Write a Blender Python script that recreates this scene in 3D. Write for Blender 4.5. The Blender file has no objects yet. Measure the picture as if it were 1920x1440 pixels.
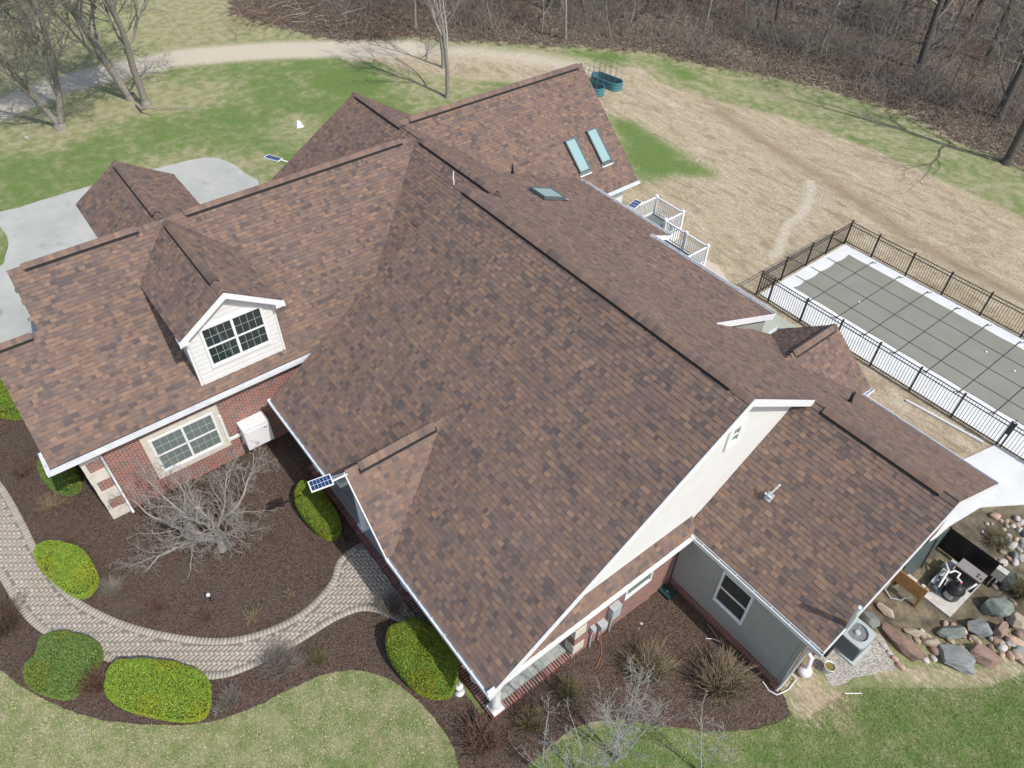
import bpy, math, random
import numpy as np
from mathutils import Vector, Matrix
S = bpy.context.scene
COL = S.collection
random.seed(7)

# ---------------------------------------------------------------- camera
CAM_H = 21.0
F = 1388.6
R = np.array([[0.61311968, 0.7898927, 0.01240081],
              [0.56639541, -0.42858854, -0.70392336],
              [-0.55070908, 0.43861303, -0.71016767]])
cam = bpy.data.cameras.new("camera")
cam.sensor_width = 36.0
cam.lens = F / 1920 * 36.0
cam.clip_start = 0.1
cam.clip_end = 2000
cob = bpy.data.objects.new("camera", cam)
COL.objects.link(cob)
M4 = Matrix(((R[0][0], -R[1][0], -R[2][0], 0), (R[0][1], -R[1][1], -R[2][1], 0),
             (R[0][2], -R[1][2], -R[2][2], CAM_H), (0, 0, 0, 1)))
cob.matrix_world = M4
S.camera = cob

# ---------------------------------------------------------------- world and sun
SUN_DIR = Vector((0.81, 0.11, 1.0)).normalized()
w = bpy.data.worlds.new("World")
S.world = w
w.use_nodes = True
nt = w.node_tree
bg = nt.nodes["Background"]
sky = nt.nodes.new("ShaderNodeTexSky")
sky.sky_type = 'NISHITA'
sky.sun_disc = False
sky.sun_elevation = math.asin(SUN_DIR.z)
sky.sun_rotation = math.atan2(SUN_DIR.x, SUN_DIR.y)
sky.air_density = 1.0
sky.dust_density = 2.0
nt.links.new(sky.outputs[0], bg.inputs[0])
bg.inputs[1].default_value = 0.15
sun = bpy.data.lights.new("sun", 'SUN')
sun.energy = 3.3
sun.angle = math.radians(0.5)
sun.color = (1.0, 0.95, 0.88)
sob = bpy.data.objects.new("sun", sun)
sob.rotation_euler = (-SUN_DIR).to_track_quat('-Z', 'Y').to_euler()
sob.location = (20, 3, 40)
COL.objects.link(sob)
S.view_settings.view_transform = 'Standard'
S.view_settings.look = 'None'
S.view_settings.exposure = 0.12
S.view_settings.gamma = 1.0

# ---------------------------------------------------------------- pixel -> place
def ray(px, py):
    d = np.array([(px - 960) / F, (py - 720) / F, 1.0])
    return R.T @ d
def G(px, py, z=0.0):
    d = ray(px, py); t = (z - CAM_H) / d[2]
    return (d[0] * t, d[1] * t)
def G3(px, py, z=0.0):
    x, y = G(px, py, z); return (x, y, z)
def onX(px, py, x):
    d = ray(px, py); t = x / d[0]; return (x, d[1] * t, CAM_H + d[2] * t)
def onY(px, py, y):
    d = ray(px, py); t = y / d[1]; return (d[0] * t, y, CAM_H + d[2] * t)
def onP(px, py, n, k):
    n = np.array(n, float); d = ray(px, py)
    t = (k - n[2] * CAM_H) / (n @ d)
    return tuple(np.array([0, 0, CAM_H]) + t * d)

# ---------------------------------------------------------------- object helpers
def tag(o, label=None, cat=None, group=None, kind=None):
    if label: o['label'] = label
    if cat: o['category'] = cat
    if group: o['group'] = group
    if kind: o['kind'] = kind
    return o
def empty(name, loc=(0, 0, 0), label=None, cat=None, group=None, rz=0):
    o = bpy.data.objects.new(name, None)
    o.location = loc; o.rotation_euler = (0, 0, rz)
    o.empty_display_size = 0.2
    COL.objects.link(o)
    return tag(o, label, cat, group)
def copy_tree(o, parent=None):
    c = o.copy(); COL.objects.link(c)
    if parent is not None: c.parent = parent
    for ch in list(o.children):
        copy_tree(ch, c)
    return c

class MB:
    """collects faces and links them as one mesh object"""
    def __init__(s):
        s.v = []; s.f = []; s.uv = []; s.c = []; s.m = []; s.mi = 0; s.smooth = []
        s.sm = False
    def face(s, pts, uv=None, col=None):
        b = len(s.v); s.v += [tuple(map(float, p)) for p in pts]
        s.f.append(tuple(range(b, b + len(pts))))
        s.uv.append(uv); s.c.append(col); s.m.append(s.mi); s.smooth.append(s.sm)
    def idx(s, verts, faces, col=None, smooth=None):
        b = len(s.v); s.v += [tuple(map(float, p)) for p in verts]
        for f in faces:
            s.f.append(tuple(b + i for i in f)); s.uv.append(None); s.c.append(col); s.m.append(s.mi)
            s.smooth.append(s.sm if smooth is None else smooth)
    def obox(s, o, a, b, c, col=None):
        o, a, b, c = (np.array(q, float) for q in (o, a, b, c))
        P = [o, o + a, o + a + b, o + b, o + c, o + a + c, o + a + b + c, o + b + c]
        F_ = [(0, 3, 2, 1), (4, 5, 6, 7), (0, 1, 5, 4), (1, 2, 6, 5), (2, 3, 7, 6), (3, 0, 4, 7)]
        if np.dot(np.cross(a, b), c) < 0: F_ = [f[::-1] for f in F_]
        for f in F_:
            p = [P[i] for i in f]
            e1 = p[1] - p[0]; e2 = p[3] - p[0]
            l1 = np.linalg.norm(e1); l2 = np.linalg.norm(e2)
            s.face(p, [(0, 0), (l1, 0), (l1, l2), (0, l2)], col)
    def box(s, x0, x1, y0, y1, z0, z1, col=None):
        # uv in metres: walls use horizontal coordinate and height
        P = lambda x, y, z: (x, y, z)
        s.face([P(x0, y0, z1), P(x1, y0, z1), P(x1, y1, z1), P(x0, y1, z1)], [(x0, y0), (x1, y0), (x1, y1), (x0, y1)], col)
        s.face([P(x0, y1, z0), P(x1, y1, z0), P(x1, y0, z0), P(x0, y0, z0)], [(x0, y1), (x1, y1), (x1, y0), (x0, y0)], col)
        s.face([P(x0, y0, z0), P(x1, y0, z0), P(x1, y0, z1), P(x0, y0, z1)], [(x0, z0), (x1, z0), (x1, z1), (x0, z1)], col)
        s.face([P(x1, y1, z0), P(x0, y1, z0), P(x0, y1, z1), P(x1, y1, z1)], [(x1, z0), (x0, z0), (x0, z1), (x1, z1)], col)
        s.face([P(x1, y0, z0), P(x1, y1, z0), P(x1, y1, z1), P(x1, y0, z1)], [(y0, z0), (y1, z0), (y1, z1), (y0, z1)], col)
        s.face([P(x0, y1, z0), P(x0, y0, z0), P(x0, y0, z1), P(x0, y1, z1)], [(y1, z0), (y0, z0), (y0, z1), (y1, z1)], col)
    def tube(s, pts, rad, n=6, caps=True, col=None, smooth=True):
        pts = [np.array(p, float) for p in pts]
        if not hasattr(rad, '__len__'): rad = [rad] * len(pts)
        rings = []; prev = None
        for i, p in enumerate(pts):
            d = pts[min(i + 1, len(pts) - 1)] - pts[max(i - 1, 0)]
            d = d / (np.linalg.norm(d) + 1e-9)
            if prev is None:
                a = np.cross(d, (0, 0, 1) if abs(d[2]) < 0.9 else (1, 0, 0))
            else:
                a = prev - d * np.dot(prev, d)
            a = a / (np.linalg.norm(a) + 1e-9); prev = a
            b = np.cross(d, a)
            rings.append([p + rad[i] * (math.cos(t) * a + math.sin(t) * b) for t in [2 * math.pi * k / n for k in range(n)]])
        V = [q for r in rings for q in r]; Fa = []
        for i in range(len(rings) - 1):
            for k in range(n):
                Fa.append((i * n + k, i * n + (k + 1) % n, (i + 1) * n + (k + 1) % n, (i + 1) * n + k))
        s.idx(V, Fa, col, smooth)
        if caps:
            s.face(rings[0][::-1], None, col); s.face(rings[-1], None, col)
    def lathe(s, prof, cx=0, cy=0, n=20, col=None, smooth=True, sx=1, sy=1):
        V = []; Fa = []
        for r, z in prof:
            for k in range(n):
                t = 2 * math.pi * k / n
                V.append((cx + r * sx * math.cos(t), cy + r * sy * math.sin(t), z))
        for i in range(len(prof) - 1):
            for k in range(n):
                Fa.append((i * n + k, i * n + (k + 1) % n, (i + 1) * n + (k + 1) % n, (i + 1) * n + k))
        s.idx(V, Fa, col, smooth)
        s.face([V[k] for k in range(n)][::-1], None, col)
        s.face([V[(len(prof) - 1) * n + k] for k in range(n)], None, col)
    def prism(s, poly, z0, z1, col=None):
        n = len(poly)
        A = sum(poly[i][0] * poly[(i + 1) % n][1] - poly[(i + 1) % n][0] * poly[i][1] for i in range(n))
        if A < 0: poly = poly[::-1]
        s.face([(x, y, z1) for x, y in poly], [(x, y) for x, y in poly], col)
        if z1 - z0 > 1e-4:
            s.face([(x, y, z0) for x, y in poly[::-1]], None, col)
            for i in range(n):
                a, b = poly[i], poly[(i + 1) % n]
                s.face([(a[0], a[1], z0), (b[0], b[1], z0), (b[0], b[1], z1), (a[0], a[1], z1)], None, col)
    def build(s, name, mat, parent=None, loc=None):
        me = bpy.data.meshes.new(name)
        me.from_pydata(s.v, [], s.f)
        if any(u is not None for u in s.uv):
            L = me.uv_layers.new(name="UVMap")
            arr = []
            for f, u in zip(s.f, s.uv):
                arr += [x for q in (u if u is not None else [(0, 0)] * len(f)) for x in q]
            L.data.foreach_set("uv", arr)
        if any(c is not None for c in s.c):
            A = me.color_attributes.new("Col", 'FLOAT_COLOR', 'CORNER')
            arr = []
            for f, c in zip(s.f, s.c):
                cc = list(c) + [1.0] if c is not None else [1, 1, 1, 1]
                arr += cc * len(f)
            A.data.foreach_set("color", arr)
        me.polygons.foreach_set("use_smooth", s.smooth)
        mats = mat if isinstance(mat, (list, tuple)) else [mat]
        for m in mats: me.materials.append(m)
        if len(mats) > 1: me.polygons.foreach_set("material_index", s.m)
        me.update()
        o = bpy.data.objects.new(name, me)
        COL.objects.link(o)
        if parent is not None: o.parent = parent
        if loc is not None: o.location = loc
        return o

def bigmesh(name, V, Fq, mat, col=None, parent=None, smooth=False, n=4):
    """numpy mesh: V (N,3), Fq (M,n), col (M,3) per face"""
    me = bpy.data.meshes.new(name)
    V = np.asarray(V, np.float32); Fq = np.asarray(Fq, np.int32)
    me.vertices.add(len(V)); me.vertices.foreach_set("co", V.ravel())
    me.loops.add(Fq.size); me.loops.foreach_set("vertex_index", Fq.ravel())
    me.polygons.add(len(Fq)); me.polygons.foreach_set("loop_start", np.arange(0, Fq.size, n, dtype=np.int32))
    me.polygons.foreach_set("loop_total", np.full(len(Fq), n, np.int32))
    if smooth: me.polygons.foreach_set("use_smooth", np.ones(len(Fq), bool))
    me.update(calc_edges=True)
    if col is not None:
        A = me.color_attributes.new("Col", 'FLOAT_COLOR', 'CORNER')
        c = np.ones((len(Fq), 4), np.float32); c[:, :3] = col
        A.data.foreach_set("color", np.repeat(c, n, axis=0).ravel())
    me.materials.append(mat)
    o = bpy.data.objects.new(name, me); COL.objects.link(o)
    if parent is not None: o.parent = parent
    return o

# ---------------------------------------------------------------- materials
class NT:
    def __init__(s, name):
        s.m = bpy.data.materials.new(name); s.m.use_nodes = True
        s.t = s.m.node_tree; s.b = s.t.nodes["Principled BSDF"]
    def n(s, typ, **kw):
        q = s.t.nodes.new("ShaderNode" + typ)
        for k, v in kw.items():
            if k.startswith('i_'):
                q.inputs[int(k[2:])].default_value = v
            else: setattr(q, k, v)
        return q
    def l(s, a, b): s.t.links.new(a, b)
    def math(s, op, a, b=0.0, clamp=False):
        q = s.n("Math", operation=op); q.use_clamp = clamp
        for i, x in enumerate((a, b)):
            if isinstance(x, (int, float)): q.inputs[i].default_value = x
            else: s.l(x, q.inputs[i])
        return q.outputs[0]
    def noise(s, vec, scale, detail=3, rough=0.55, dist=0.0):
        q = s.n("TexNoise"); q.inputs["Scale"].default_value = scale
        q.inputs["Detail"].default_value = detail; q.inputs["Roughness"].default_value = rough
        q.inputs["Distortion"].default_value = dist
        if vec is not None: s.l(vec, q.inputs["Vector"])
        return q.outputs["Fac"]
    def vor(s, vec, scale, out="Distance"):
        q = s.n("TexVoronoi"); q.inputs["Scale"].default_value = scale
        s.l(vec, q.inputs["Vector"]); return q.outputs[out]
    def ramp(s, fac, stops, interp='LINEAR'):
        q = s.n("ValToRGB"); e = q.color_ramp.elements; q.color_ramp.interpolation = interp
        while len(e) > 1: e.remove(e[-1])
        for i, (p, c) in enumerate(stops):
            el = e[0] if i == 0 else e.new(p)
            el.position = p; el.color = (*c, 1) if len(c) == 3 else c
        s.l(fac, q.inputs[0]); return q.outputs[0]
    def mix(s, fac, a, b, mode='MIX'):
        q = s.n("Mix", data_type='RGBA', blend_type=mode)
        for i, x in ((0, fac), (6, a), (7, b)):
            if isinstance(x, (int, float)): q.inputs[i].default_value = x
            elif isinstance(x, tuple): q.inputs[i].default_value = (*x, 1)
            else: s.l(x, q.inputs[i])
        return q.outputs[2]
    def ss(s, x, lo, hi):
        q = s.n("MapRange", interpolation_type='SMOOTHSTEP'); q.inputs[1].default_value = lo; q.inputs[2].default_value = hi
        s.l(x, q.inputs[0]); return q.outputs[0]
    def bump(s, h, strength=0.3, dist=0.02):
        q = s.n("Bump"); q.inputs["Strength"].default_value = strength; q.inputs["Distance"].default_value = dist
        s.l(h, q.inputs["Height"]); s.l(q.outputs[0], s.b.inputs["Normal"])
    def obj(s): return s.n("TexCoord").outputs["Object"]
    def pos(s): return s.n("NewGeometry").outputs["Position"]
    def uv(s): return s.n("TexCoord").outputs["UV"]
    def attr(s, name="Col"):
        q = s.n("Attribute"); q.attribute_name = name; return q
    def col(s, c): s.l(c, s.b.inputs["Base Color"])
    def rough(s, r): s.b.inputs["Roughness"].default_value = r

def simple(name, c, rough=0.6, var=0.12, scale=6.0, metal=0.0, bump=0.0, spec=None, dirt=None):
    t = NT(name); p = t.obj()
    a = tuple(x * (1 - var) for x in c); b = tuple(min(1, x * (1 + var)) for x in c)
    f = t.noise(p, scale, 4)
    cc = t.ramp(f, [(0.3, a), (0.7, b)])
    if dirt:
        d = t.ss(t.noise(p, 2.3, 5, 0.7), 0.5, 0.75)
        cc = t.mix(t.math('MULTIPLY', d, 0.5), cc, dirt)
    t.col(cc); t.rough(rough); t.b.inputs["Metallic"].default_value = metal
    if bump: t.bump(t.noise(p, scale * 6, 3), bump, 0.01)
    if spec is not None: t.b.inputs["Specular IOR Level"].default_value = spec
    return t.m
def attrmat(name, rough=0.8, scale=30.0, var=0.25, spec=0.3, bump=0.0):
    t = NT(name); p = t.pos(); a = t.attr()
    f = t.noise(p, scale, 3)
    v = t.math('ADD', t.math('MULTIPLY', f, 2 * var), 1 - var)
    cc = t.n("VectorMath", operation='SCALE'); t.l(a.outputs["Color"], cc.inputs[0]); t.l(v, cc.inputs["Scale"])
    t.col(cc.outputs[0]); t.rough(rough); t.b.inputs["Specular IOR Level"].default_value = spec
    if bump: t.bump(t.noise(p, scale * 2, 3), bump, 0.01)
    return t.m
MAT = {}
MAT['shingle'] = attrmat('asphalt_shingle', 0.92, 45.0, 0.28, 0.15, 0.35)
def weather(m):
    # broad faint weathering of the granules, streaking down the slopes
    nt_ = m.node_tree; b_ = nt_.nodes['Principled BSDF']; src = b_.inputs['Base Color'].links[0].from_socket
    g_ = nt_.nodes.new('ShaderNodeNewGeometry'); n1 = nt_.nodes.new('ShaderNodeTexNoise'); n1.inputs['Scale'].default_value = 0.5; n1.inputs['Detail'].default_value = 6; n1.inputs['Roughness'].default_value = .65
    nt_.links.new(g_.outputs['Position'], n1.inputs['Vector'])
    mr = nt_.nodes.new('ShaderNodeMapRange'); mr.inputs[1].default_value = .3; mr.inputs[2].default_value = .7; mr.inputs[3].default_value = .93; mr.inputs[4].default_value = 1.07
    nt_.links.new(n1.outputs['Fac'], mr.inputs[0]); sc = nt_.nodes.new('ShaderNodeVectorMath'); sc.operation = 'SCALE'
    nt_.links.new(src, sc.inputs[0]); nt_.links.new(mr.outputs[0], sc.inputs['Scale']); nt_.links.new(sc.outputs[0], b_.inputs['Base Color'])
weather(MAT['shingle'])
MAT['white'] = simple('white_trim', (0.78, 0.79, 0.80), 0.45, 0.04)
MAT['white_rail'] = simple('white_vinyl', (0.80, 0.81, 0.82), 0.35, 0.02)
MAT['gutter'] = simple('gutter_metal', (0.72, 0.75, 0.78), 0.35, 0.08, 3.0, dirt=(0.45, 0.47, 0.47))
MAT['siding_white'] = simple('pale_siding', (0.70, 0.70, 0.685), 0.6, 0.03, 2.0)
MAT['siding_grey'] = simple('grey_green_siding', (0.35, 0.355, 0.33), 0.6, 0.04, 2.0)
MAT['dark'] = simple('vent_black', (0.012, 0.012, 0.013), 0.8, 0.1)
MAT['stone'] = simple('limestone', (0.62, 0.59, 0.51), 0.85, 0.10, 5.0, bump=0.4)
MAT['black_metal'] = simple('black_metal', (0.015, 0.015, 0.018), 0.4, 0.1)
MAT['grey_metal'] = simple('grey_metal', (0.42, 0.46, 0.48), 0.45, 0.06, metal=0.0)
MAT['dark_metal'] = simple('dark_metal', (0.08, 0.09, 0.10), 0.45, 0.1)
MAT['pvc'] = simple('white_pvc', (0.75, 0.76, 0.76), 0.35, 0.04)
MAT['copper'] = simple('skylight_frame', (0.10, 0.13, 0.14), 0.4, 0.1)
MAT['wood'] = simple('treated_wood', (0.42, 0.24, 0.09), 0.7, 0.2, 9.0, bump=0.3)
MAT['bark'] = simple('grey_bark', (0.25, 0.23, 0.20), 0.95, 0.35, 14.0, bump=0.5)
MAT['bark_dark'] = simple('dark_bark', (0.10, 0.092, 0.083), 0.95, 0.35, 14.0, bump=0.5)
MAT['bark_pale'] = simple('silvery_bark', (0.31, 0.29, 0.26), 0.9, 0.3, 20.0)
MAT['bark_silver'] = simple('pale_silver_bark', (0.37, 0.36, 0.34), 0.9, 0.3, 20.0)
MAT['grille'] = simple('grille_grey', (0.50, 0.52, 0.52), 0.5, 0.05)
MAT['twig'] = simple('brown_twig', (0.13, 0.085, 0.06), 0.95, 0.3, 25.0)
MAT['twig_tan'] = simple('tan_twig', (0.26, 0.21, 0.13), 0.95, 0.3, 25.0)
def glassmat(name, c, rough=0.06):
    t = NT(name); t.b.inputs["Base Color"].default_value = (*c, 1); t.rough(rough)
    t.b.inputs["Specular IOR Level"].default_value = 0.8
    return t.m
MAT['glass'] = glassmat('window_glass', (0.03, 0.045, 0.045))
MAT['glass_blind'] = glassmat('window_glass_with_curtain', (0.16, 0.20, 0.19), 0.12)
MAT['skyglass'] = glassmat('skylight_glass', (0.28, 0.42, 0.42), 0.08)
def brickmat():
    t = NT('red_brick'); uv = t.uv()
    b = t.n("TexBrick"); t.l(uv, b.inputs["Vector"])
    b.inputs["Scale"].default_value = 1.0
    b.inputs["Brick Width"].default_value = 0.215; b.inputs["Row Height"].default_value = 0.075
    b.inputs["Mortar Size"].default_value = 0.007; b.inputs["Mortar Smooth"].default_value = 0.2
    b.inputs["Bias"].default_value = 0.0
    b.inputs["Color1"].default_value = (0, 0, 0, 1); b.inputs["Color2"].default_value = (1, 1, 1, 1)
    b.inputs["Mortar"].default_value = (0.5, 0.5, 0.5, 1)
    c = t.ramp(b.outputs["Color"], [(0.0, (0.08, 0.045, 0.045)), (0.25, (0.20, 0.055, 0.045)), (0.55, (0.27, 0.062, 0.045)), (0.8, (0.32, 0.10, 0.07)), (0.95, (0.10, 0.07, 0.065))])
    c = t.mix(b.outputs["Fac"], c, (0.50, 0.47, 0.42))
    c = t.mix(t.math('MULTIPLY', t.noise(t.pos(), 1.4, 4), 0.14), c, (0.5, 0.42, 0.36))
    t.col(c); t.rough(0.9)
    t.bump(t.math('SUBTRACT', 1.0, b.outputs["Fac"]), 0.5, 0.01)
    return t.m
MAT['brick'] = brickmat()
# ================================================================ HOUSE
house = empty('house', (-12, 10, 0), 'large brick house under a brown shingle roof with many gables, two white dormered sides', 'house')
house['label'] = 'large brick and siding house with many-gabled brown shingle roof and white trim'
HOFF = Vector((-12, 10, 0))
def adopt(o, parent=None):
    """parent without moving"""
    p = parent or house
    o.parent = p
    if p is house: o.matrix_parent_inverse = Matrix.Translation(-HOFF)
    return o
def hbuild(mb, name, mat, parent=None):
    return adopt(mb.build(name, mat), parent if parent is not None else house)

PAL = np.array([(0.235, 0.152, 0.110), (0.205, 0.137, 0.104), (0.172, 0.123, 0.104), (0.152, 0.112, 0.100),
                (0.112, 0.090, 0.087), (0.088, 0.076, 0.080), (0.265, 0.172, 0.120), (0.188, 0.131, 0.107)])
PAL = PAL.mean(0) * np.array([1.04, 1.055, 1.06]) + (PAL - PAL.mean(0)) * 0.76
PW = np.array([0.16, 0.20, 0.19, 0.15, 0.09, 0.045, 0.055, 0.11]); PW = PW / PW.sum()
def shingle_roof(name, O, U, V, rects=None, keep=None, seed=1, exposure=0.143, th=0.10):
    rng = np.random.RandomState(seed)
    O, U, V = (np.array(q, float) for q in (O, U, V))
    ul = np.linalg.norm(U); vl = np.linalg.norm(V); uh = U / ul; vh = V / vl
    n = np.cross(uh, vh)
    V_, F_, C_ = [], [], []
    def quad(pts, c):
        b = len(V_); V_.extend(pts); F_.append((b, b + 1, b + 2, b + 3)); C_.append(c)
    def P(u, v, h): return O + uh * u + vh * v + n * h
    rects = rects or [(0, ul, 0, vl)]
    for (a, b, c, d) in rects:
        q = [P(a, c, 0), P(b, c, 0), P(b, d, 0), P(a, d, 0)]
        r = [x - n * th for x in q]
        base = tuple(PAL[3] * 0.9)
        quad(q, base); quad(r[::-1], (0.6, 0.6, 0.6))
        for i in range(4):
            j = (i + 1) % 4
            quad([r[i], r[j], q[j], q[i]], base)
    nc = int(vl / exposure) + 1
    for i in range(nc):
        v0 = i * exposure; v1 = min(v0 + exposure, vl)
        if v1 - v0 < 0.02: continue
        u = -rng.rand() * 0.25; tooth = rng.rand() < 0.5
        ci = rng.choice(8, p=PW)
        while u < ul:
            wd = rng.choice([0.09, 0.12, 0.15, 0.18, 0.21, 0.26], p=[.10, .22, .30, .22, .11, .05])
            a = max(u, 0); b = min(u + wd, ul)
            if b - a > 0.02:
                cen = P((a + b) / 2, (v0 + v1) / 2, 0)
                if keep is None or keep(*cen):
                    if rng.rand() < 0.85: ci = rng.choice(8, p=PW)
                    col = PAL[ci] * (0.92 + 0.16 * rng.rand())
                    h0 = 0.020 if tooth else 0.010
                    if tooth:
                        quad([P(a, v0, h0), P(b, v0, h0), P(b, v1, 0.004), P(a, v1, 0.004)], tuple(col))
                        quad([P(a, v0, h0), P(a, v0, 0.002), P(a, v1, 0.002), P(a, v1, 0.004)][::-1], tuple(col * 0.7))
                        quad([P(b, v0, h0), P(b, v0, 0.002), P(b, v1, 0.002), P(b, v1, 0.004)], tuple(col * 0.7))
                    else:
                        vm = v1 - exposure * (0.10 + 0.10 * rng.rand())
                        hm = h0 + (0.002 - h0) * (vm - v0) / (v1 - v0)
                        quad([P(a, v0, h0), P(b, v0, h0), P(b, vm, hm), P(a, vm, hm)], tuple(col * 0.94))
                        quad([P(a, vm, hm), P(b, vm, hm), P(b, v1, 0.002), P(a, v1, 0.002)], tuple(PAL[5] * (0.9 + .5 * rng.rand())))
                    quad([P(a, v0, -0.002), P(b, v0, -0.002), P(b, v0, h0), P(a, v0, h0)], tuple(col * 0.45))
            u += wd
            tooth = (not tooth) if rng.rand() < 0.8 else tooth
    o = bigmesh(name, V_, F_, MAT['shingle'], np.array(C_))
    return adopt(o)

def ridge_cap(parent, p0, p1, sl, sr, vent=None, seed=3, name='ridge_cap', ventside=1):
    """p0->p1 ridge; sl / sr: drop per metre to the left / right of the ridge"""
    rng = random.Random(seed)
    p0 = np.array(p0, float); p1 = np.array(p1, float); L = np.linalg.norm(p1 - p0); d = (p1 - p0) / L
    side = np.array([-d[1], d[0], 0])
    mb = MB(); dk = MB(); hw = 0.155; st = 0.135
    k = 0; s = 0.0
    col = PAL[2]
    while s < L - 0.01:
        e = min(s + st + 0.02, L)
        inv = vent and vent[0] < (s + st / 2) < vent[1]
        lift = 0.064 if inv else 0.010
        if rng.random() < 0.75: col = PAL[rng.choice([0, 1, 1, 2, 2, 2, 3, 3, 7, 7, 7, 4])]
        kb = 0.90 + 0.26 * rng.random(); cc = tuple(float(x) * kb for x in col)
        def ring(t, up):
            c = p0 + d * t
            pts = []
            for a in (-1, -0.66, -0.33, 0, 0.33, 0.66, 1):
                drop = (sl if a > 0 else sr) * abs(a) * hw
                z = lift + up - drop * (0.85 + 0.15 * abs(a)) + 0.02 * (1 - a * a)
                pts.append(c + side * a * hw + np.array([0, 0, z]))
            return pts
        A = ring(s, 0.010); B = ring(e, 0.0)
        for i in range(6):
            mb.face([A[i + 1], A[i], B[i], B[i + 1]], None, cc)
        lowA = [q - np.array([0, 0, 0.02]) for q in A]
        for i in range(6): mb.face([A[i], A[i + 1], lowA[i + 1], lowA[i]], None, tuple(x * 0.5 for x in cc))
        s += st; k += 1
    o = hbuild(mb, name, MAT['shingle'], parent)
    if vent:
        a, b = vent; c0 = p0 + d * a; c1 = p0 + d * b
        for sg, drop in ((1, sl), (-1, sr)):
            q = side * sg
            inner = q * (hw - 0.06); outer = q * (hw - 0.004)
            zi = -drop * (hw - 0.06); zo = -drop * hw
            Z = lambda z: np.array([0, 0, z])
            pts = [c0 + inner + Z(zi), c0 + outer + Z(zo), c1 + outer + Z(zo), c1 + inner + Z(zi)]
            up = [p + Z(0.052) for p in pts]
            for i in range(4):
                j = (i + 1) % 4
                dk.face([pts[i], pts[j], up[j], up[i]])
            dk.face(up)
        # a thin black strip drawn as the dark gap under the cap, exposed side
        for sg, drop in ((ventside, sl if ventside > 0 else sr),):
            q = side * sg
            a0 = q * (hw - 0.01); a1 = q * (hw + 0.03)
            Z = lambda z: np.array([0, 0, z])
            z0 = 0.02 - drop * (hw - 0.01); z1 = 0.015 - drop * (hw + 0.03)
            dk.face([c0 + a0 + Z(z0), c0 + a1 + Z(z1), c1 + a1 + Z(z1), c1 + a0 + Z(z0)])
        hbuild(dk, 'ridge_vent', MAT['dark'], parent)
    return o

def board(mb, p0, p1, h, t, out):
    """trim board hanging below the line p0-p1, thickness t towards out"""
    p0 = np.array(p0, float); p1 = np.array(p1, float); out = np.array(out, float)
    mb.obox(p0 - np.array([0, 0, h]), p1 - p0, out * t, (0, 0, h))

def gutter(parent, p0, p1, out, w=0.125, h=0.11, name='gutter'):
    mb = MB(); p0 = np.array(p0, float); p1 = np.array(p1, float); o = np.array(out, float); t = 0.012
    Z = np.array([0, 0, 1.0]); d = p1 - p0
    mb.obox(p0 - Z * h, d, o * w, Z * t)
    mb.obox(p0 + o * (w - t) - Z * (h - t), d, o * t, Z * (h + 0.01))
    mb.obox(p0 + o * (w - 0.025) + Z * 0.022, d, o * 0.025, Z * 0.008)
    mb.obox(p0 - Z * (h - t), d, o * t, Z * h)
    u = d / np.linalg.norm(d)
    mb.obox(p0 - Z * h - u * t, u * t, o * w, Z * (h + 0.02)); mb.obox(p1 - Z * h, u * t, o * w, Z * (h + 0.02))
    L = np.linalg.norm(d); k = 0.4
    while k < L:
        mb.obox(p0 + u * k - Z * 0.012, u * 0.02, o * w, Z * 0.006); k += 0.6
    return hbuild(mb, name, MAT['gutter'], parent)

# ---- main roof (front slope, rear slopes)
YR, ZR = 12.15, 8.25          # main ridge
def y_under(x):     # the front slope is cut away inside the small porch gable
    q = abs(x + 12.5)
    return 4.28 + max(0.0, (2.15 - 1.16 * q) / 0.686 - 0.22) if q < 1.72 else 4.28
mf_rects = [(0, 4.14, 0, 9.545), (7.58, 12.39, 0, 9.545)]
for k_ in range(43):
    xa_ = -14.22 + .08 * k_; mf_rects.append((xa_ + 18.36, xa_ + 18.44, (y_under(xa_ + .04) - 4.28) * 1.2128, 9.545))
main_front = shingle_roof('roof', (-18.36, 4.28, 2.85), (12.39, 0, 0), (0, 7.87, 5.4), seed=11, rects=mf_rects, keep=lambda x, y, z: y > y_under(x))
def keep_rear(x, y, z):
    if x > -6.10 and y < 15.6: return False
    if x > -5.97: return y > 15.6
    if x > -10.3 or (x > -10.42 and y < 16.68): return True
    if x > -10.42: return False
    if x > -18.3: return y < 16.68
    if x > -24.3: return y < 16.68 and y > 14.03
    return 14.03 < y < 18.9
ph = 0.644; vrl = math.hypot(1, ph)
X1 = -1.65
def vv(y): return (20.24 - y) * vrl
rear = shingle_roof('roof', (X1, 20.24, 3.04), (-29.0 - X1, 0, 0), (0, 12.15 - 20.24, ZR - 3.04),
    rects=[(0, X1 + 5.97, 0, vv(15.6)), (X1 + 5.97, X1 + 10.3, 0, vv(12.17)), (X1 + 10.3, X1 + 18.3, vv(16.7), vv(12.17)),
           (X1 + 18.3, X1 + 24.3, vv(16.7), vv(14.08)), (X1 + 24.3, X1 + 29.0, vv(18.9), vv(14.08))], keep=keep_rear, seed=12)
shed = shingle_roof('roof', (-10.3, 21.35, 3.535), (-12.0, 0, 0), (0, 16.66 - 21.35, 5.352 - 3.535),
    rects=[(0, 6.6, 1.15 * 1.073, 5.03), (6.2, 12.0, 0, 5.03)], keep=lambda x, y, z: y < 20.2 or x < -16.5, seed=13)
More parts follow.
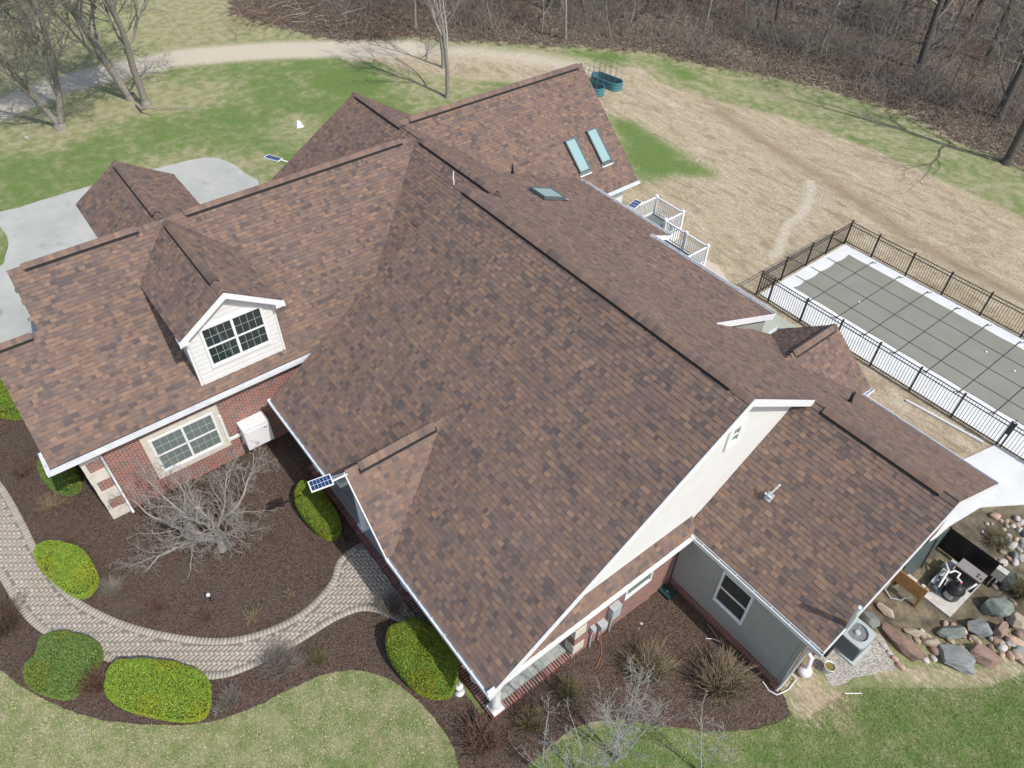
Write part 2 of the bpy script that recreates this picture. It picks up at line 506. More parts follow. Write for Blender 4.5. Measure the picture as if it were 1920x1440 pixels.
# ---- left wing
left_front = shingle_roof('roof', (-19.0, -2.27, 3.5), (0, 16.2, 0), (-5.05, 0, 3.54),
    rects=[(0, 16.2, 0, 4.03), (1.46, 16.2, 4.03, 6.16)], keep=lambda x, y, z: y > -0.81 or x > -22.3, seed=14)
left_rear = shingle_roof('roof', (-29.1, 14.0, 3.5), (0, -14.81, 0), (5.05, 0, 3.54), seed=15)
ext_rear = shingle_roof('roof', (-25.6, -0.82, 3.5), (0, -1.45, 0), (3.3, 0, 2.31), seed=16)
# ---- cross wing running towards the yard (r2) and far wing (t)
cross_front = shingle_roof('roof', (-29.0, 8.15, 3.5), (10.6, 0, 0), (0, 5.91, 3.52), seed=17)
far_right = shingle_roof('roof', (-21.27, 14.2, 2.85), (0, 10.2, 0), (-4.53, 0, 4.0), seed=18)
far_left = shingle_roof('roof', (-30.33, 24.4, 2.85), (0, -10.2, 0), (4.53, 0, 4.0), seed=19)
# ---- right wing front slope
right_front = shingle_roof('roof', (-6.33, 11.58, 3.0), (4.68, 0, 0), (0, 4.02, 3.0), seed=20)
# ---- pent roof along the right gable
pent = shingle_roof('roof', (-6.06, 4.3, 2.95), (0, 7.4, 0), (-0.29, 0, 0.5), seed=21, th=0.04,
    rects=[(1.0, 7.4, 0, .578)] + [(.1 * k, .1 * k + .1, 0, max(.03, (.1 * k * .686 - .12) * 1.155)) for k in range(2, 10)],
    keep=lambda x, y, z: z < 2.85 + 0.686 * (y - 4.28) - 0.10)
# ---- rear gable over the right wing
rg_right = shingle_roof('roof', (-6.4, 17.3, 2.95), (0, 3.6, 0), (-1.97, 0, 1.5), seed=22)
rg_left = shingle_roof('roof', (-10.25, 20.9, 2.95), (0, -3.6, 0), (1.88, 0, 1.5), seed=23)
# ---- small porch gable on the front slope
pg_right = shingle_roof('roof', (-10.72, 4.2, 2.93), (0, 3.35, 0), (-1.78, 0, 2.07), seed=24, keep=lambda x, y, z: z > 2.85 + 0.686 * (y - 4.28) - 0.12)
pg_left = shingle_roof('roof', (-14.28, 7.55, 2.93), (0, -3.35, 0), (1.78, 0, 2.07), seed=25)
# ---- dormers
d1_right = shingle_roof('roof', (-19.08, 5.75, 5.98), (-5.0, 0, 0), (0, -1.68, 1.09), seed=26)
d1_left = shingle_roof('roof', (-24.08, 2.39, 5.98), (5.0, 0, 0), (0, 1.68, 1.09), seed=27)
d2_right = shingle_roof('roof', (-24.1, 5.83, 5.86), (-4.96, 0, 0), (0, -1.85, 1.16), seed=28)
d2_left = shingle_roof('roof', (-29.06, 2.13, 5.86), (4.96, 0, 0), (0, 1.85, 1.16), seed=29)

# ---- ridges
ridge_cap(main_front, (-18.3, YR, ZR + .02), (-5.97, YR, ZR + .02), 0.644, 0.686, (0.45, 11.7), 1, ventside=-1)
ridge_cap(rear, (-29.0, 14.06, 7.03), (-18.2, 14.06, 7.03), 0.644, 0.6, None, 2)
ridge_cap(rear, (-28.7, 14.06, 7.05), (-25.0, 14.06, 7.05), 0.644, 0.6, (0.05, 3.65), 4, ventside=-1)
ridge_cap(rear, (-23.6, 14.06, 7.05), (-18.5, 14.06, 7.05), 0.644, 0.6, (0.05, 4.9), 5, ventside=-1)
ridge_cap(left_front, (-24.05, -0.81, 7.05), (-24.05, 13.6, 7.05), 0.7, 0.7, None, 6)
ridge_cap(left_front, (-24.05, -0.4, 7.07), (-24.05, 3.2, 7.07), 0.7, 0.7, (0.05, 3.55), 7, ventside=-1)
ridge_cap(left_front, (-24.05, 4.7, 7.07), (-24.05, 13.4, 7.07), 0.7, 0.7, (0.05, 8.65), 8, ventside=-1)
ridge_cap(left_front, (-22.3, -2.27, 5.83), (-22.3, -0.7, 5.83), 0.7, 0.7, (0.1, 1.25), 9, ventside=-1)
ridge_cap(far_right, (-25.8, 14.25, 6.87), (-25.8, 24.4, 6.87), 0.88, 0.88, (0.5, 9.8), 10, ventside=-1)
ridge_cap(right_front, (-6.0, 15.6, 6.02), (-1.65, 15.6, 6.02), 0.644, 0.746, (0.35, 3.9), 11, ventside=-1)
ridge_cap(rg_right, (-8.37, 18.35, 4.46), (-8.37, 20.9, 4.46), 0.79, 0.79, (0.2, 2.4), 12, ventside=-1)
ridge_cap(pg_right, (-12.5, 4.2, 5.01), (-12.5, 7.45, 5.01), 1.16, 1.16, (0.35, 2.9), 13, ventside=-1)
ridge_cap(d1_right, (-23.9, 4.07, 7.09), (-19.08, 4.07, 7.09), 0.65, 0.65, (0.3, 4.15), 14, ventside=-1)
ridge_cap(d2_right, (-29.06, 3.98, 7.04), (-24.2, 3.98, 7.04), 0.63, 0.63, (0.3, 4.5), 15, ventside=-1)

# ---- trim boards (rakes and eaves)
def trim(parent, segs, mat='white', name='fascia'):
    for p0, p1, h, t, out in segs:
        mb = MB(); board(mb, p0, p1, h, t, out); hbuild(mb, name, MAT[mat], parent)
trim(main_front, [((-5.965, 4.2, 2.83), (-5.965, 12.15, 8.285), 0.23, 0.03, (1, 0, 0)),
                  ((-5.965, 12.15, 8.29), (-5.965, 15.55, 6.10), 0.24, 0.03, (1, 0, 0)),
                  ((-18.35, 4.36, 2.78), (-18.35, 12.15, 8.12), 0.16, 0.03, (1, 0, 0)),
                  ((-18.35, 12.15, 8.12), (-18.35, 14.1, 6.86), 0.16, 0.03, (1, 0, 0)),
                  ((-18.33, 4.33, 2.80), (-14.3, 4.33, 2.80), 0.20, 0.03, (0, -1, 0)),
                  ((-10.7, 4.33, 2.80), (-5.97, 4.33, 2.80), 0.20, 0.03, (0, -1, 0))])
gutter(main_front, (-18.44, 4.30, 2.83), (-14.28, 4.30, 2.83), (0, -1, 0))
gutter(main_front, (-10.75, 4.30, 2.83), (-5.98, 4.30, 2.83), (0, -1, 0))
gutter(shed, (-10.32, 20.21, 3.97), (-16.55, 20.21, 3.97), (0, 1, 0))
gutter(shed, (-16.45, 21.36, 3.53), (-22.0, 21.36, 3.53), (0, 1, 0))
trim(shed, [((-10.31, 20.2, 3.99), (-10.31, 16.66, 5.38), 0.24, 0.03, (1, 0, 0)),
            ((-16.47, 21.35, 3.55), (-16.47, 20.1, 4.04), 0.22, 0.03, (1, 0, 0))])
gutter(left_front, (-18.98, -2.3, 3.48), (-18.98, 6.3, 3.48), (1, 0, 0), w=0.14)
gutter(left_front, (-18.86, -2.28, 3.48), (-19.85, -2.28, 3.48), (0, -1, 0), w=0.12)
trim(left_front, [((-19.1, -2.25, 3.42), (-22.3, -2.25, 5.66), 0.14, 0.03, (0, 1, 0)),
                  ((-22.3, -2.25, 5.66), (-25.6, -2.25, 3.35), 0.14, 0.03, (0, 1, 0)),
                  ((-22.3, -0.78, 5.66), (-24.05, -0.78, 6.88), 0.14, 0.03, (0, 1, 0)),
                  ((-24.05, -0.78, 6.88), (-29.1, -0.78, 3.34), 0.14, 0.03, (0, 1, 0))])
gutter(left_rear, (-29.12, -0.9, 3.46), (-29.12, 2.2, 3.46), (-1, 0, 0))
trim(cross_front, [((-28.98, 8.15, 3.37), (-28.98, 14.06, 6.88), 0.14, 0.03, (1, 0, 0)), ((-28.98, 14.06, 6.88), (-28.98, 18.9, 3.78), 0.14, 0.03, (1, 0, 0))])
gutter(far_right, (-21.25, 21.6, 2.83), (-21.25, 24.4, 2.83), (1, 0, 0))
trim(far_right, [((-21.27, 24.42, 2.82), (-25.8, 24.42, 6.83), 0.18, 0.03, (0, -1, 0)), ((-25.8, 24.42, 6.83), (-30.33, 24.42, 2.82), 0.18, 0.03, (0, -1, 0))])
gutter(right_front, (-6.05, 11.56, 2.98), (-1.62, 11.56, 2.98), (0, -1, 0))
gutter(rear, (-1.63, 20.26, 3.0), (-6.35, 20.26, 3.0), (0, 1, 0), w=0.10)
gutter(rg_right, (-6.38, 20.28, 2.93), (-6.38, 20.92, 2.93), (1, 0, 0))
gutter(rg_left, (-10.27, 20.30, 2.93), (-10.27, 20.92, 2.93), (-1, 0, 0), w=0.12)
trim(right_front, [((-1.65, 11.56, 2.98), (-1.65, 15.6, 5.99), 0.22, 0.03, (1, 0, 0)), ((-1.65, 15.6, 5.99), (-1.65, 20.24, 3.0), 0.22, 0.03, (1, 0, 0))])
trim(rg_right, [((-6.4, 20.92, 2.9), (-8.37, 20.92, 4.42), 0.18, 0.03, (0, -1, 0)), ((-8.37, 20.92, 4.42), (-10.25, 20.92, 2.9), 0.18, 0.03, (0, -1, 0))])
trim(pent, [((-6.05, 4.2, 2.93), (-6.05, 11.55, 2.93), 0.16, 0.07, (1, 0, 0)), ((-6.05, 4.2, 2.955), (-6.05, 11.55, 2.955), 0.02, 0.11, (1, 0, 0))])
trim(pg_right, [((-10.7, 4.2, 2.90), (-12.5, 4.2, 4.98), 0.2, 0.03, (0, -1, 0)), ((-12.5, 4.2, 4.98), (-14.3, 4.2, 2.90), 0.2, 0.03, (0, -1, 0))])
trim(d1_right, [((-19.06, 5.78, 5.94), (-19.06, 4.07, 7.07), 0.20, 0.05, (1, 0, 0)), ((-19.06, 4.07, 7.07), (-19.06, 2.36, 5.94), 0.20, 0.05, (1, 0, 0))])
mbx = MB()   # boxed eave returns of the front dormer
mbx.obox((-19.36, 5.47, 5.78), (0.34, 0, 0), (0, 0.30, 0), (0, 0, 0.17)); mbx.obox((-19.36, 2.37, 5.78), (0.34, 0, 0), (0, 0.28, 0), (0, 0, 0.17))
hbuild(mbx, 'eave_return', MAT['white'], d1_right)
trim(d2_right, [((-29.04, 5.75, 5.78), (-29.04, 3.98, 6.87), 0.14, 0.03, (1, 0, 0)), ((-29.04, 3.98, 6.87), (-29.04, 2.2, 5.78), 0.14, 0.03, (1, 0, 0))])

# ---- walls
def wall(name, mat, quads, parent=None):
    mb = MB()
    for q in quads: mb.box(*q)
    return hbuild(mb, name, MAT[mat], parent)
def gable_wall(name, mat, pts, thick):
    """closed prism from a planar outline and a thickness vector"""
    mb = MB(); t = np.array(thick, float); P = [np.array(p, float) for p in pts]
    n = np.cross(P[1] - P[0], P[2] - P[1])
    if n @ t > 0: P = P[::-1]
    uvf = lambda p: (p[0] + p[1], p[2])
    mb.face(P, [uvf(p) for p in P]); mb.face([p + t for p in P[::-1]], [uvf(p) for p in P[::-1]])
    for i in range(len(P)):
        j = (i + 1) % len(P); mb.face([P[j], P[i], P[i] + t, P[j] + t], [(0, 0), (1, 0), (1, 1), (0, 1)])
    return hbuild(mb, name, MAT[mat])
def laps(name, mat, origin, u, length, z0, z1, out, step=0.115, topf=None, depth=0.014):
    """lap siding boards standing proud of a wall"""
    mb = MB(); o = np.array(origin, float); u = np.array(u, float); out = np.array(out, float)
    z = z0
    while z < z1 - 0.01:
        e = min(z + step, z1)
        a, b = (0, length) if topf is None else topf((z + e) / 2)
        if b - a > 0.05:
            zm = z + (e - z) * .68
            p = [o + u * a + [0, 0, z] + out * depth, o + u * b + [0, 0, z] + out * depth, o + u * b + [0, 0, zm] + out * depth * .9, o + u * a + [0, 0, zm] + out * depth * .9]
            r_ = [p[3], p[2], o + u * b + [0, 0, e] + out * 0.001, o + u * a + [0, 0, e] + out * 0.001]
            if np.cross(p[1] - p[0], p[2] - p[1]) @ out < 0: p = [p[1], p[0], p[3], p[2]]; r_ = [r_[1], r_[0], r_[3], r_[2]]
            mb.face(p); mb.face(r_)
            q = [p[0], p[1], p[1] - out * depth, p[0] - out * depth]
            mb.face(q)
        z = e
    return hbuild(mb, name, MAT[mat])
wall('wall', 'brick', [(-29.0, -19.3, -0.2, 8.2, 0, 3.40), (-24.9, -19.32, -1.58, -0.2, 0, 3.36)])       # left wing
wall('wall', 'brick', [(-19.3, -6.32, 7.45, 19.9, 0, 2.80), (-19.28, -17.3, 6.2, 7.45, 0, 2.80)])        # main body
wall('wall', 'brick', [(-28.8, -19.3, 8.2, 14.5, 0, 3.3)])
wall('wall', 'siding_white', [(-29.9, -21.75, 14.5, 24.0, 0, 2.75)])
gable_wall('gable_wall', 'brick', [(-29.0, -0.2, 3.4), (-24.05, -0.2, 6.85), (-19.3, -0.2, 3.4)], (0, 0.2, 0))
gable_wall('gable_wall', 'brick', [(-24.9, -1.58, 3.3), (-22.3, -1.58, 5.6), (-19.6, -1.58, 3.3)], (0, 0.2, 0))
gable_wall('gable_wall', 'siding_white', [(-6.36, 4.6, 2.8), (-6.36, 12.15, 8.1), (-6.36, 19.9, 3.1), (-6.36, 19.9, 2.8)], (-0.15, 0, 0))
gable_wall('gable_wall', 'siding_white', [(-18.2, 4.8, 2.8), (-18.2, 12.15, 8.05), (-18.2, 14.0, 6.9), (-18.2, 14.0, 2.8)], (0.15, 0, 0))
gable_wall('gable_wall', 'siding_white', [(-30.0, 24.0, 2.7), (-25.8, 24.0, 6.55), (-21.7, 24.0, 2.7)], (0, -0.2, 0))
gable_wall('gable_wall', 'siding_white', [(-28.7, 8.6, 3.2), (-28.7, 14.06, 6.8), (-28.7, 18.5, 3.9), (-28.7, 18.5, 3.2)], (0.15, 0, 0))
laps('siding', 'siding_white', (-6.355, 4.0, 0), (0, 1, 0), 15, 3.35, 8.05, (1, 0, 0), 0.17,
     lambda z: ((z - 2.85) / 0.686 + 0.25 + 0.25, 12.15 - 4.0 + (ZR - z) / 0.644 - 0.3), 0.008)
wall('wall', 'siding_white', [(-19.0, -10.6, 19.9, 20.0, 0, 3.9)])
gable_wall('wall', 'siding_grey', [(-10.45, 16.9, 3.0), (-10.45, 16.9, 5.15), (-10.45, 20.0, 3.93), (-10.45, 20.0, 0.0), (-10.45, 19.0, 0.0)], (-0.15, 0, 0))
# right wing
wall('wall', 'brick', [(-6.25, -2.1, 11.90, 19.9, 0, 2.9), (-6.28, -2.08, 11.5, 11.90, 0, 0.36)])
wall('wall', 'siding_grey', [(-6.28, -2.13, 11.53, 11.90, 0.36, 2.96)])
laps('siding', 'siding_grey', (-6.28, 11.53, 0), (1, 0, 0), 4.10, 0.37, 2.93, (0, -1, 0), 0.115, depth=0.024)
wall('corner_board', 'siding_grey', [(-2.18, -2.07, 11.49, 11.60, 0.34, 2.93)])
gable_wall('gable_wall', 'siding_grey', [(-2.05, 11.9, 2.9), (-2.05, 15.6, 5.8), (-2.05, 19.9, 2.95)], (-0.15, 0, 0))
wall('wall', 'siding_grey', [(-9.9, -6.8, 19.9, 20.45, 0, 2.95)])
gable_wall('gable_wall', 'siding_white', [(-9.9, 20.45, 2.9), (-8.37, 20.45, 4.25), (-6.8, 20.45, 2.9)], (0, -0.1, 0))
# soffits
wall('soffit', 'white', [(-19.25, -18.99, -1.6, 6.3, 3.385, 3.40), (-18.3, -14.05, 4.45, 7.45, 2.60, 2.64), (-10.9, -6.4, 4.45, 7.45, 2.60, 2.64), (-6.3, -6.06, 4.5, 11.5, 2.72, 2.75), (-6.0, -2.0, 11.55, 11.9, 2.935, 2.95)])
# dormer boxes
wall('dormer_wall', 'siding_white', [(-24.0, -19.40, 2.60, 5.46, 3.9, 5.85)])
gable_wall('dormer_wall', 'siding_white', [(-19.40, 2.60, 5.84), (-19.40, 4.07, 6.88), (-19.40, 5.46, 5.84)], (-0.2, 0, 0))
gable_wall('dormer_wall', 'siding_white', [(-19.38, 2.60, 3.74), (-19.38, 5.46, 3.74), (-19.38, 5.46, 5.86), (-19.38, 2.60, 5.86)], (-0.2, 0, 0))
laps('dormer_siding', 'siding_white', (-19.375, 2.60, 0), (0, 1, 0), 2.86, 3.76, 6.9, (1, 0, 0), 0.19,
     lambda z: (0.05, 2.81) if z < 5.85 else (0.05 + (z - 5.85) * 1.4, 2.81 - (z - 5.85) * 1.35), 0.016)
wall('corner_board', 'white', [(-19.45, -19.355, 2.555, 2.60, 3.74, 5.84), (-19.45, -19.355, 5.46, 5.505, 3.74, 5.84)])
wall('dormer_wall', 'siding_white', [(-28.8, -24.2, 2.45, 5.5, 3.9, 5.75)])
gable_wall('dormer_wall', 'siding_white', [(-28.8, 2.45, 5.7), (-28.8, 3.98, 6.8), (-28.8, 5.5, 5.7)], (0.2, 0, 0))
# porch gable board and beam
wall('porch_beam', 'white', [(-18.2, -14.0, 4.46, 4.72, 2.45, 2.63)]); wall('porch_beam', 'white', [(-10.95, -6.2, 4.46, 4.72, 2.45, 2.63)]); wall('porch_beam', 'white', [(-6.42, -6.18, 4.72, 7.5, 2.45, 2.66)])

# ---- stone quoins
def quoins(mb, x, y, z0, z1, sx, sy, long=0.44, short=0.26):
    z = z0; k = 0
    while z < z1 - 0.1:
        e = min(z + 0.30, z1)
        if k % 2 == 0:
            a = long
            mb.obox((x + 0.02 * sx, y + 0.02 * sy, z), (-sx * a, 0, 0), (0, -sy * a, 0), (0, 0, e - z))
        z = e; k += 1
def quoin_stack(x, y, z0, z1, a):
    z = z0; k = 0
    while z < z1 - .1:
        if k % 2 == 0:
            mb = MB(); e = min(z + .46, z1)
            mb.obox((x + .02, y - .02, z), (-a * .8, 0, 0), (0, a, 0), (0, 0, e - z)); o = hbuild(mb, 'quoin', MAT['stone'])
            bv_ = o.modifiers.new('bevel', 'BEVEL'); bv_.width = .015; bv_.segments = 2
        z += .47; k += 1
quoin_stack(-19.3, -1.58, 0.0, 3.3, 0.66); wall('corner_stone', 'stone', [(-19.42, -19.288, -1.593, -1.46, 0, 3.3)]); quoin_stack(-6.32, 7.45, 0.25, 2.8, 0.42)

# ---- windows
def window(o, u, v, w, h, out, cols=2, nx=4, ny=2, surround=None, glass='glass', frame='white', fw=0.07, label=None):
    """double-hung window with grilles; o is the lower left corner, u right, v up"""
    o, u, v, out = (np.array(q, float) for q in (o, u, v, out))
    fr = MB()
    B = lambda mb, a, b, c, d, p0, p1: mb.obox(o + u * a + v * b + out * p0, u * (c - a), v * (d - b), out * (p1 - p0))
    B(fr, 0, 0, w, fw, 0, .055); B(fr, 0, h - fw, w, h, 0, .055); B(fr, 0, fw, fw, h - fw, 0, .05); B(fr, w - fw, fw, w, h - fw, 0, .05)
    cw = (w - fw * (cols + 1)) / cols
    panes = []
    for i in range(cols):
        x0 = fw + i * (cw + fw)
        if i > 0: B(fr, x0 - fw, fw, x0, h - fw, 0, .048)
        mid = h * 0.5
        B(fr, x0, mid - .03, x0 + cw, mid + .03, 0, .036)
        B(fr, x0, fw, x0 + cw, fw + 0.05, 0, .032)
        panes.append((x0, x0 + cw, fw + 0.05, mid - .025, .010)); panes.append((x0, x0 + cw, mid + .025, h - fw, .018))
    f = hbuild(fr, 'window', MAT[frame])
    g = MB(); gr = MB()
    for a, b, c, d, dep in panes:
        B(g, a, c, b, d, 0.002, dep)
        for k in range(1, nx): x = a + (b - a) * k / nx; B(gr, x - .0045, c, x + .0045, d, dep, dep + .005)
        for k in range(1, ny): y = c + (d - c) * k / ny; B(gr, a, y - .0045, b, y + .0045, dep, dep + .0055)
    hbuild(g, 'pane', MAT[glass], f)
    if nx > 0: hbuild(gr, 'grille', MAT['grille'], f)
    if surround:
        sm = MB(); s = surround
        B(sm, -s, -s, w + s, 0, 0, .03); B(sm, -s, h, w + s, h + s, 0, .03); B(sm, -s, 0, 0, h, 0, .028); B(sm, w, 0, w + s, h, 0, .028)
        hbuild(sm, 'sill', MAT['stone'], f)
    return f
# front dormer twin window
a = onX(398, 690, -19.36); b = onX(510, 645, -19.36); c = onX(372, 618, -19.36)
window((-19.36, a[1], a[2]), (0, 1, 0), (0, 0, 1), b[1] - a[1], c[2] - a[2] + 0.02, (1, 0, 0), fw=0.085)
# brick wall twin window with stone surround
a = onX(308, 886, -19.28); b = onX(421, 832, -19.28); c = onX(275, 828, -19.28)
window((-19.3, a[1], a[2]), (0, 1, 0), (0, 0, 1), b[1] - a[1], c[2] - a[2], (1, 0, 0), surround=0.21, glass='glass_blind', fw=0.075)
# right wing single window
a = onY(1338, 1121, 11.52); b = onY(1391, 1171, 11.52); c = onY(1362, 1070, 11.52)
window((a[0], 11.515, a[2]), (1, 0, 0), (0, 0, 1), b[0] - a[0], c[2] - a[2], (0, -1, 0), cols=1, nx=0, ny=0, fw=0.07)
# window in the brick end wall
window((-6.32, 9.3, 1.35), (0, 1, 0), (0, 0, 1), 1.1, 1.25, (1, 0, 0), cols=1, nx=0, ny=0, glass='glass_blind')
mb = MB()
for k in range(17): mb.obox((-6.32, 9.24 + k * 0.072, 1.27), (0.03, 0, 0), (0, 0.062, 0), (0, 0, 0.08))
hbuild(mb, 'brick_sill', MAT['brick'])
# vent window near the top of the right gable
a = onX(1372, 808, -6.34)
window((-6.345, a[1] - 0.10, a[2] - 0.75), (0, 1, 0), (0, 0, 1), 0.62, 0.95, (1, 0, 0), cols=1, nx=2, ny=1, fw=0.19, glass='glass_blind')
# window of the far wing facing the deck
window((-21.74, 22.0, 1.0), (0, 1, 0), (0, 0, 1), 0.9, 1.25, (1, 0, 0), cols=1, nx=2, ny=2)

# ---- skylights
def skylight(o, u, v, n, w, h, parent):
    o, u, v, n = (np.array(q, float) for q in (o, u, v, n))
    mb = MB(); t = 0.06
    for a, b, c, d in ((0, w, 0, t), (0, w, h - t, h), (0, t, t, h - t), (w - t, w, t, h - t)):
        mb.obox(o + u * a + v * c, u * (b - a), v * (d - c), n * 0.13)
    mb.obox(o - u * 0.03 - v * 0.12 + n * 0.02, u * (w + .06), v * 0.12, n * 0.02)
    s = hbuild(mb, 'skylight', MAT['copper'], parent)
    g = MB(); g.obox(o + u * t + v * t + n * 0.02, u * (w - 2 * t), v * (h - 2 * t), n * 0.08)
    hbuild(g, 'pane', MAT['skyglass'], s)
    f = MB(); f.obox(o - u * 0.03 - v * 0.17 + n * 0.028, u * (w + .06), v * 0.14, n * 0.012)
    hbuild(f, 'flashing', MAT['gutter'], s)
tv = np.array([-4.53, 0, 4.0]); tv /= np.linalg.norm(tv); tn = np.cross((0, 1, 0), tv)
kk = 2.85 * 1 + 0.883 * -21.27
for pl_, pr_, tp in (((1086, 327), (1104, 316), (1057, 266)), ((1127, 309), (1144, 299), (1098, 247))):
    a = np.array(onP(*pl_, (0.883, 0, 1), kk)); b = np.array(onP(*pr_, (0.883, 0, 1), kk)); c = np.array(onP(*tp, (0.883, 0, 1), kk))
    skylight(a + tn * .01, (0, 1, 0), tv, tn, abs(b[1] - a[1]), np.linalg.norm((c - a) @ tv * tv), far_right)
rv = np.array([0, -1, ph]); rv /= np.linalg.norm(rv); rn = np.array([0, ph, 1]); rn /= np.linalg.norm(rn)
ksh = 5.385 + 0.39 * 16.66
a = np.array(onP(1060, 376, (0, 0.39, 1), ksh)); sv = np.array([0, -1, 0.39]); sv /= np.linalg.norm(sv); sn = np.array([0, .39, 1]); sn /= np.linalg.norm(sn)
skylight(a + sn * .01, (-1, 0, 0), sv, sn, 0.95, 1.25, shed)

# ---- pipes through the roof
def vent_pipe(base, h, parent, r=0.045, mat='black_metal', flare=True):
    mb = MB()
    mb.lathe([(r * 2.2, -0.12), (r * 1.6, 0.03), (r * 1.15, 0.10), (r, 0.12), (r, h), (r * .75, h), (r * .75, h - .05), (0.001, h - .05)], n=14)
    o = mb.build('vent_pipe', MAT[mat]); o.location = base; adopt(o, parent); return o
kr = 8.25 + 0.644 * 12.15
b = onP(961, 324, (0, 0.39, 1), ksh); vent_pipe(b, 0.42, shed)
b = onP(1593, 754, (0, 0.644, 1), kr); vent_pipe(b, 0.42, rear, 0.055)
# bent white pipe at the head of the main ridge
mb = MB(); p = np.array([-18.32, 12.0, 8.28])
mb.tube([p, p + [.03, -.02, .14], p + [-.03, 0, .26], p + [-.02, .02, .46]], 0.022, 8)
hbuild(mb, 'flue_pipe', MAT['pvc'], main_front)

# ---- porch: slab, brick edging, columns
mb = MB(); mb.box(-17.3, -6.52, 4.75, 7.45, 0.0, 0.16); 
stone_tile = NT('porch_slate'); tt = stone_tile
pb = tt.n("TexBrick"); tt.l(tt.uv(), pb.inputs["Vector"]); pb.inputs["Scale"].default_value = 1.0
pb.inputs["Brick Width"].default_value = 0.36; pb.inputs["Row Height"].default_value = 0.22; pb.inputs["Mortar Size"].default_value = 0.006
pb.inputs["Color1"].default_value = (0.30, 0.33, 0.32, 1); pb.inputs["Color2"].default_value = (0.42, 0.44, 0.42, 1); pb.inputs["Mortar"].default_value = (0.16, 0.17, 0.17, 1)
tt.col(tt.mix(tt.math('MULTIPLY', tt.noise(tt.pos(), 3.0, 5), 0.6), pb.outputs["Color"], (0.30, 0.33, 0.31))); tt.rough(0.7)
hbuild(mb, 'porch_floor', tt.m)
mb = MB(); rr = random.Random(5)
def brk():
    c = rr.choice([(0.20, .065, .052), (.15, .05, .045), (.11, .055, .055), (.24, .09, .075)]); k = rr.uniform(.8, 1.15)
    return tuple(x * k for x in c)
mb.box(-17.3, -6.30, 4.545, 4.749, 0.0, 0.173, (0.46, 0.43, 0.39)); mb.box(-6.519, -6.30, 4.75, 7.44, 0.0, 0.173, (0.46, 0.43, 0.39))
x = -17.29
while x < -6.33:
    mb.box(x, x + 0.070, 4.53, 4.745, 0.02, 0.18, brk()); x += 0.092
y = 4.76
while y < 7.4:
    mb.box(-6.51, -6.285, y, y + 0.070, 0.02, 0.18, brk()); y += 0.092
hbuild(mb, 'brick_edging', attrmat('edging_brick', 0.9, 30, 0.2))
def column(x, y, z0=0.18, z1=2.5):
    mb = MB(); c = mb
    c.box(x - .19, x + .19, y - .19, y + .19, z0, z0 + .07)
    c.lathe([(0.18, z0 + .07), (0.175, z0 + .12), (0.15, z0 + .14), (0.142, z0 + .2), (0.140, z0 + 1.4), (0.130, z1 - .16), (0.15, z1 - .1), (0.15, z1 - .06)], x, y, 20)
    c.box(x - .17, x + .17, y - .17, y + .17, z1 - .06, z1 + .01)
    hbuild(mb, 'column', MAT['white'])
for x in (-17.0, -13.85, -11.15, -8.8, -6.48): column(x, 4.90 if x < -7 else 4.78)
# ---- downspouts
mb = MB(); mb.tube([(-18.95, -1.05, 3.38), (-19.2, -0.98, 3.2), (-19.25, -0.98, 0.2), (-19.1, -0.98, 0.08)], 0.05, 4)
hbuild(mb, 'downspout', MAT['gutter'])
mb = MB(); mb.tube([(-1.75, 11.52, 2.88), (-1.95, 11.50, 2.7), (-2.02, 11.46, 0.5), (-2.05, 11.40, 0.1)], 0.045, 4)
hbuild(mb, 'downspout', MAT['gutter'])
# ================================================================ GROUND
def W(*pts, z=0.0): return [G(px, py, z) for px, py in pts]
def sdist(X, Y, poly):
    """signed distance, positive inside"""
    P = np.array(poly); n = len(P); d = np.full(X.shape, 1e9); ins = np.zeros(X.shape, bool)
    for i in range(n):
        a = P[i]; b = P[(i + 1) % n]; e = b - a
        t = np.clip(((X - a[0]) * e[0] + (Y - a[1]) * e[1]) / (e @ e + 1e-12), 0, 1)
        d = np.minimum(d, np.hypot(X - a[0] - t * e[0], Y - a[1] - t * e[1]))
        c = (a[1] > Y) != (b[1] > Y)
        xi = a[0] + (Y - a[1]) / (b[1] - a[1] + 1e-12) * (b[0] - a[0])
        ins ^= c & (X < xi)
    return np.where(ins, d, -d)
def soft(X, Y, poly, s): return np.clip(sdist(X, Y, poly) / s * 0.5 + 0.5, 0, 1)
def sline(X, Y, pts, w, s):
    P = np.array(pts); d = np.full(X.shape, 1e9)
    for a, b in zip(P[:-1], P[1:]):
        e = b - a; t = np.clip(((X - a[0]) * e[0] + (Y - a[1]) * e[1]) / (e @ e + 1e-12), 0, 1)
        d = np.minimum(d, np.hypot(X - a[0] - t * e[0], Y - a[1] - t * e[1]))
    return np.clip((w - d) / s * 0.5 + 0.5, 0, 1)
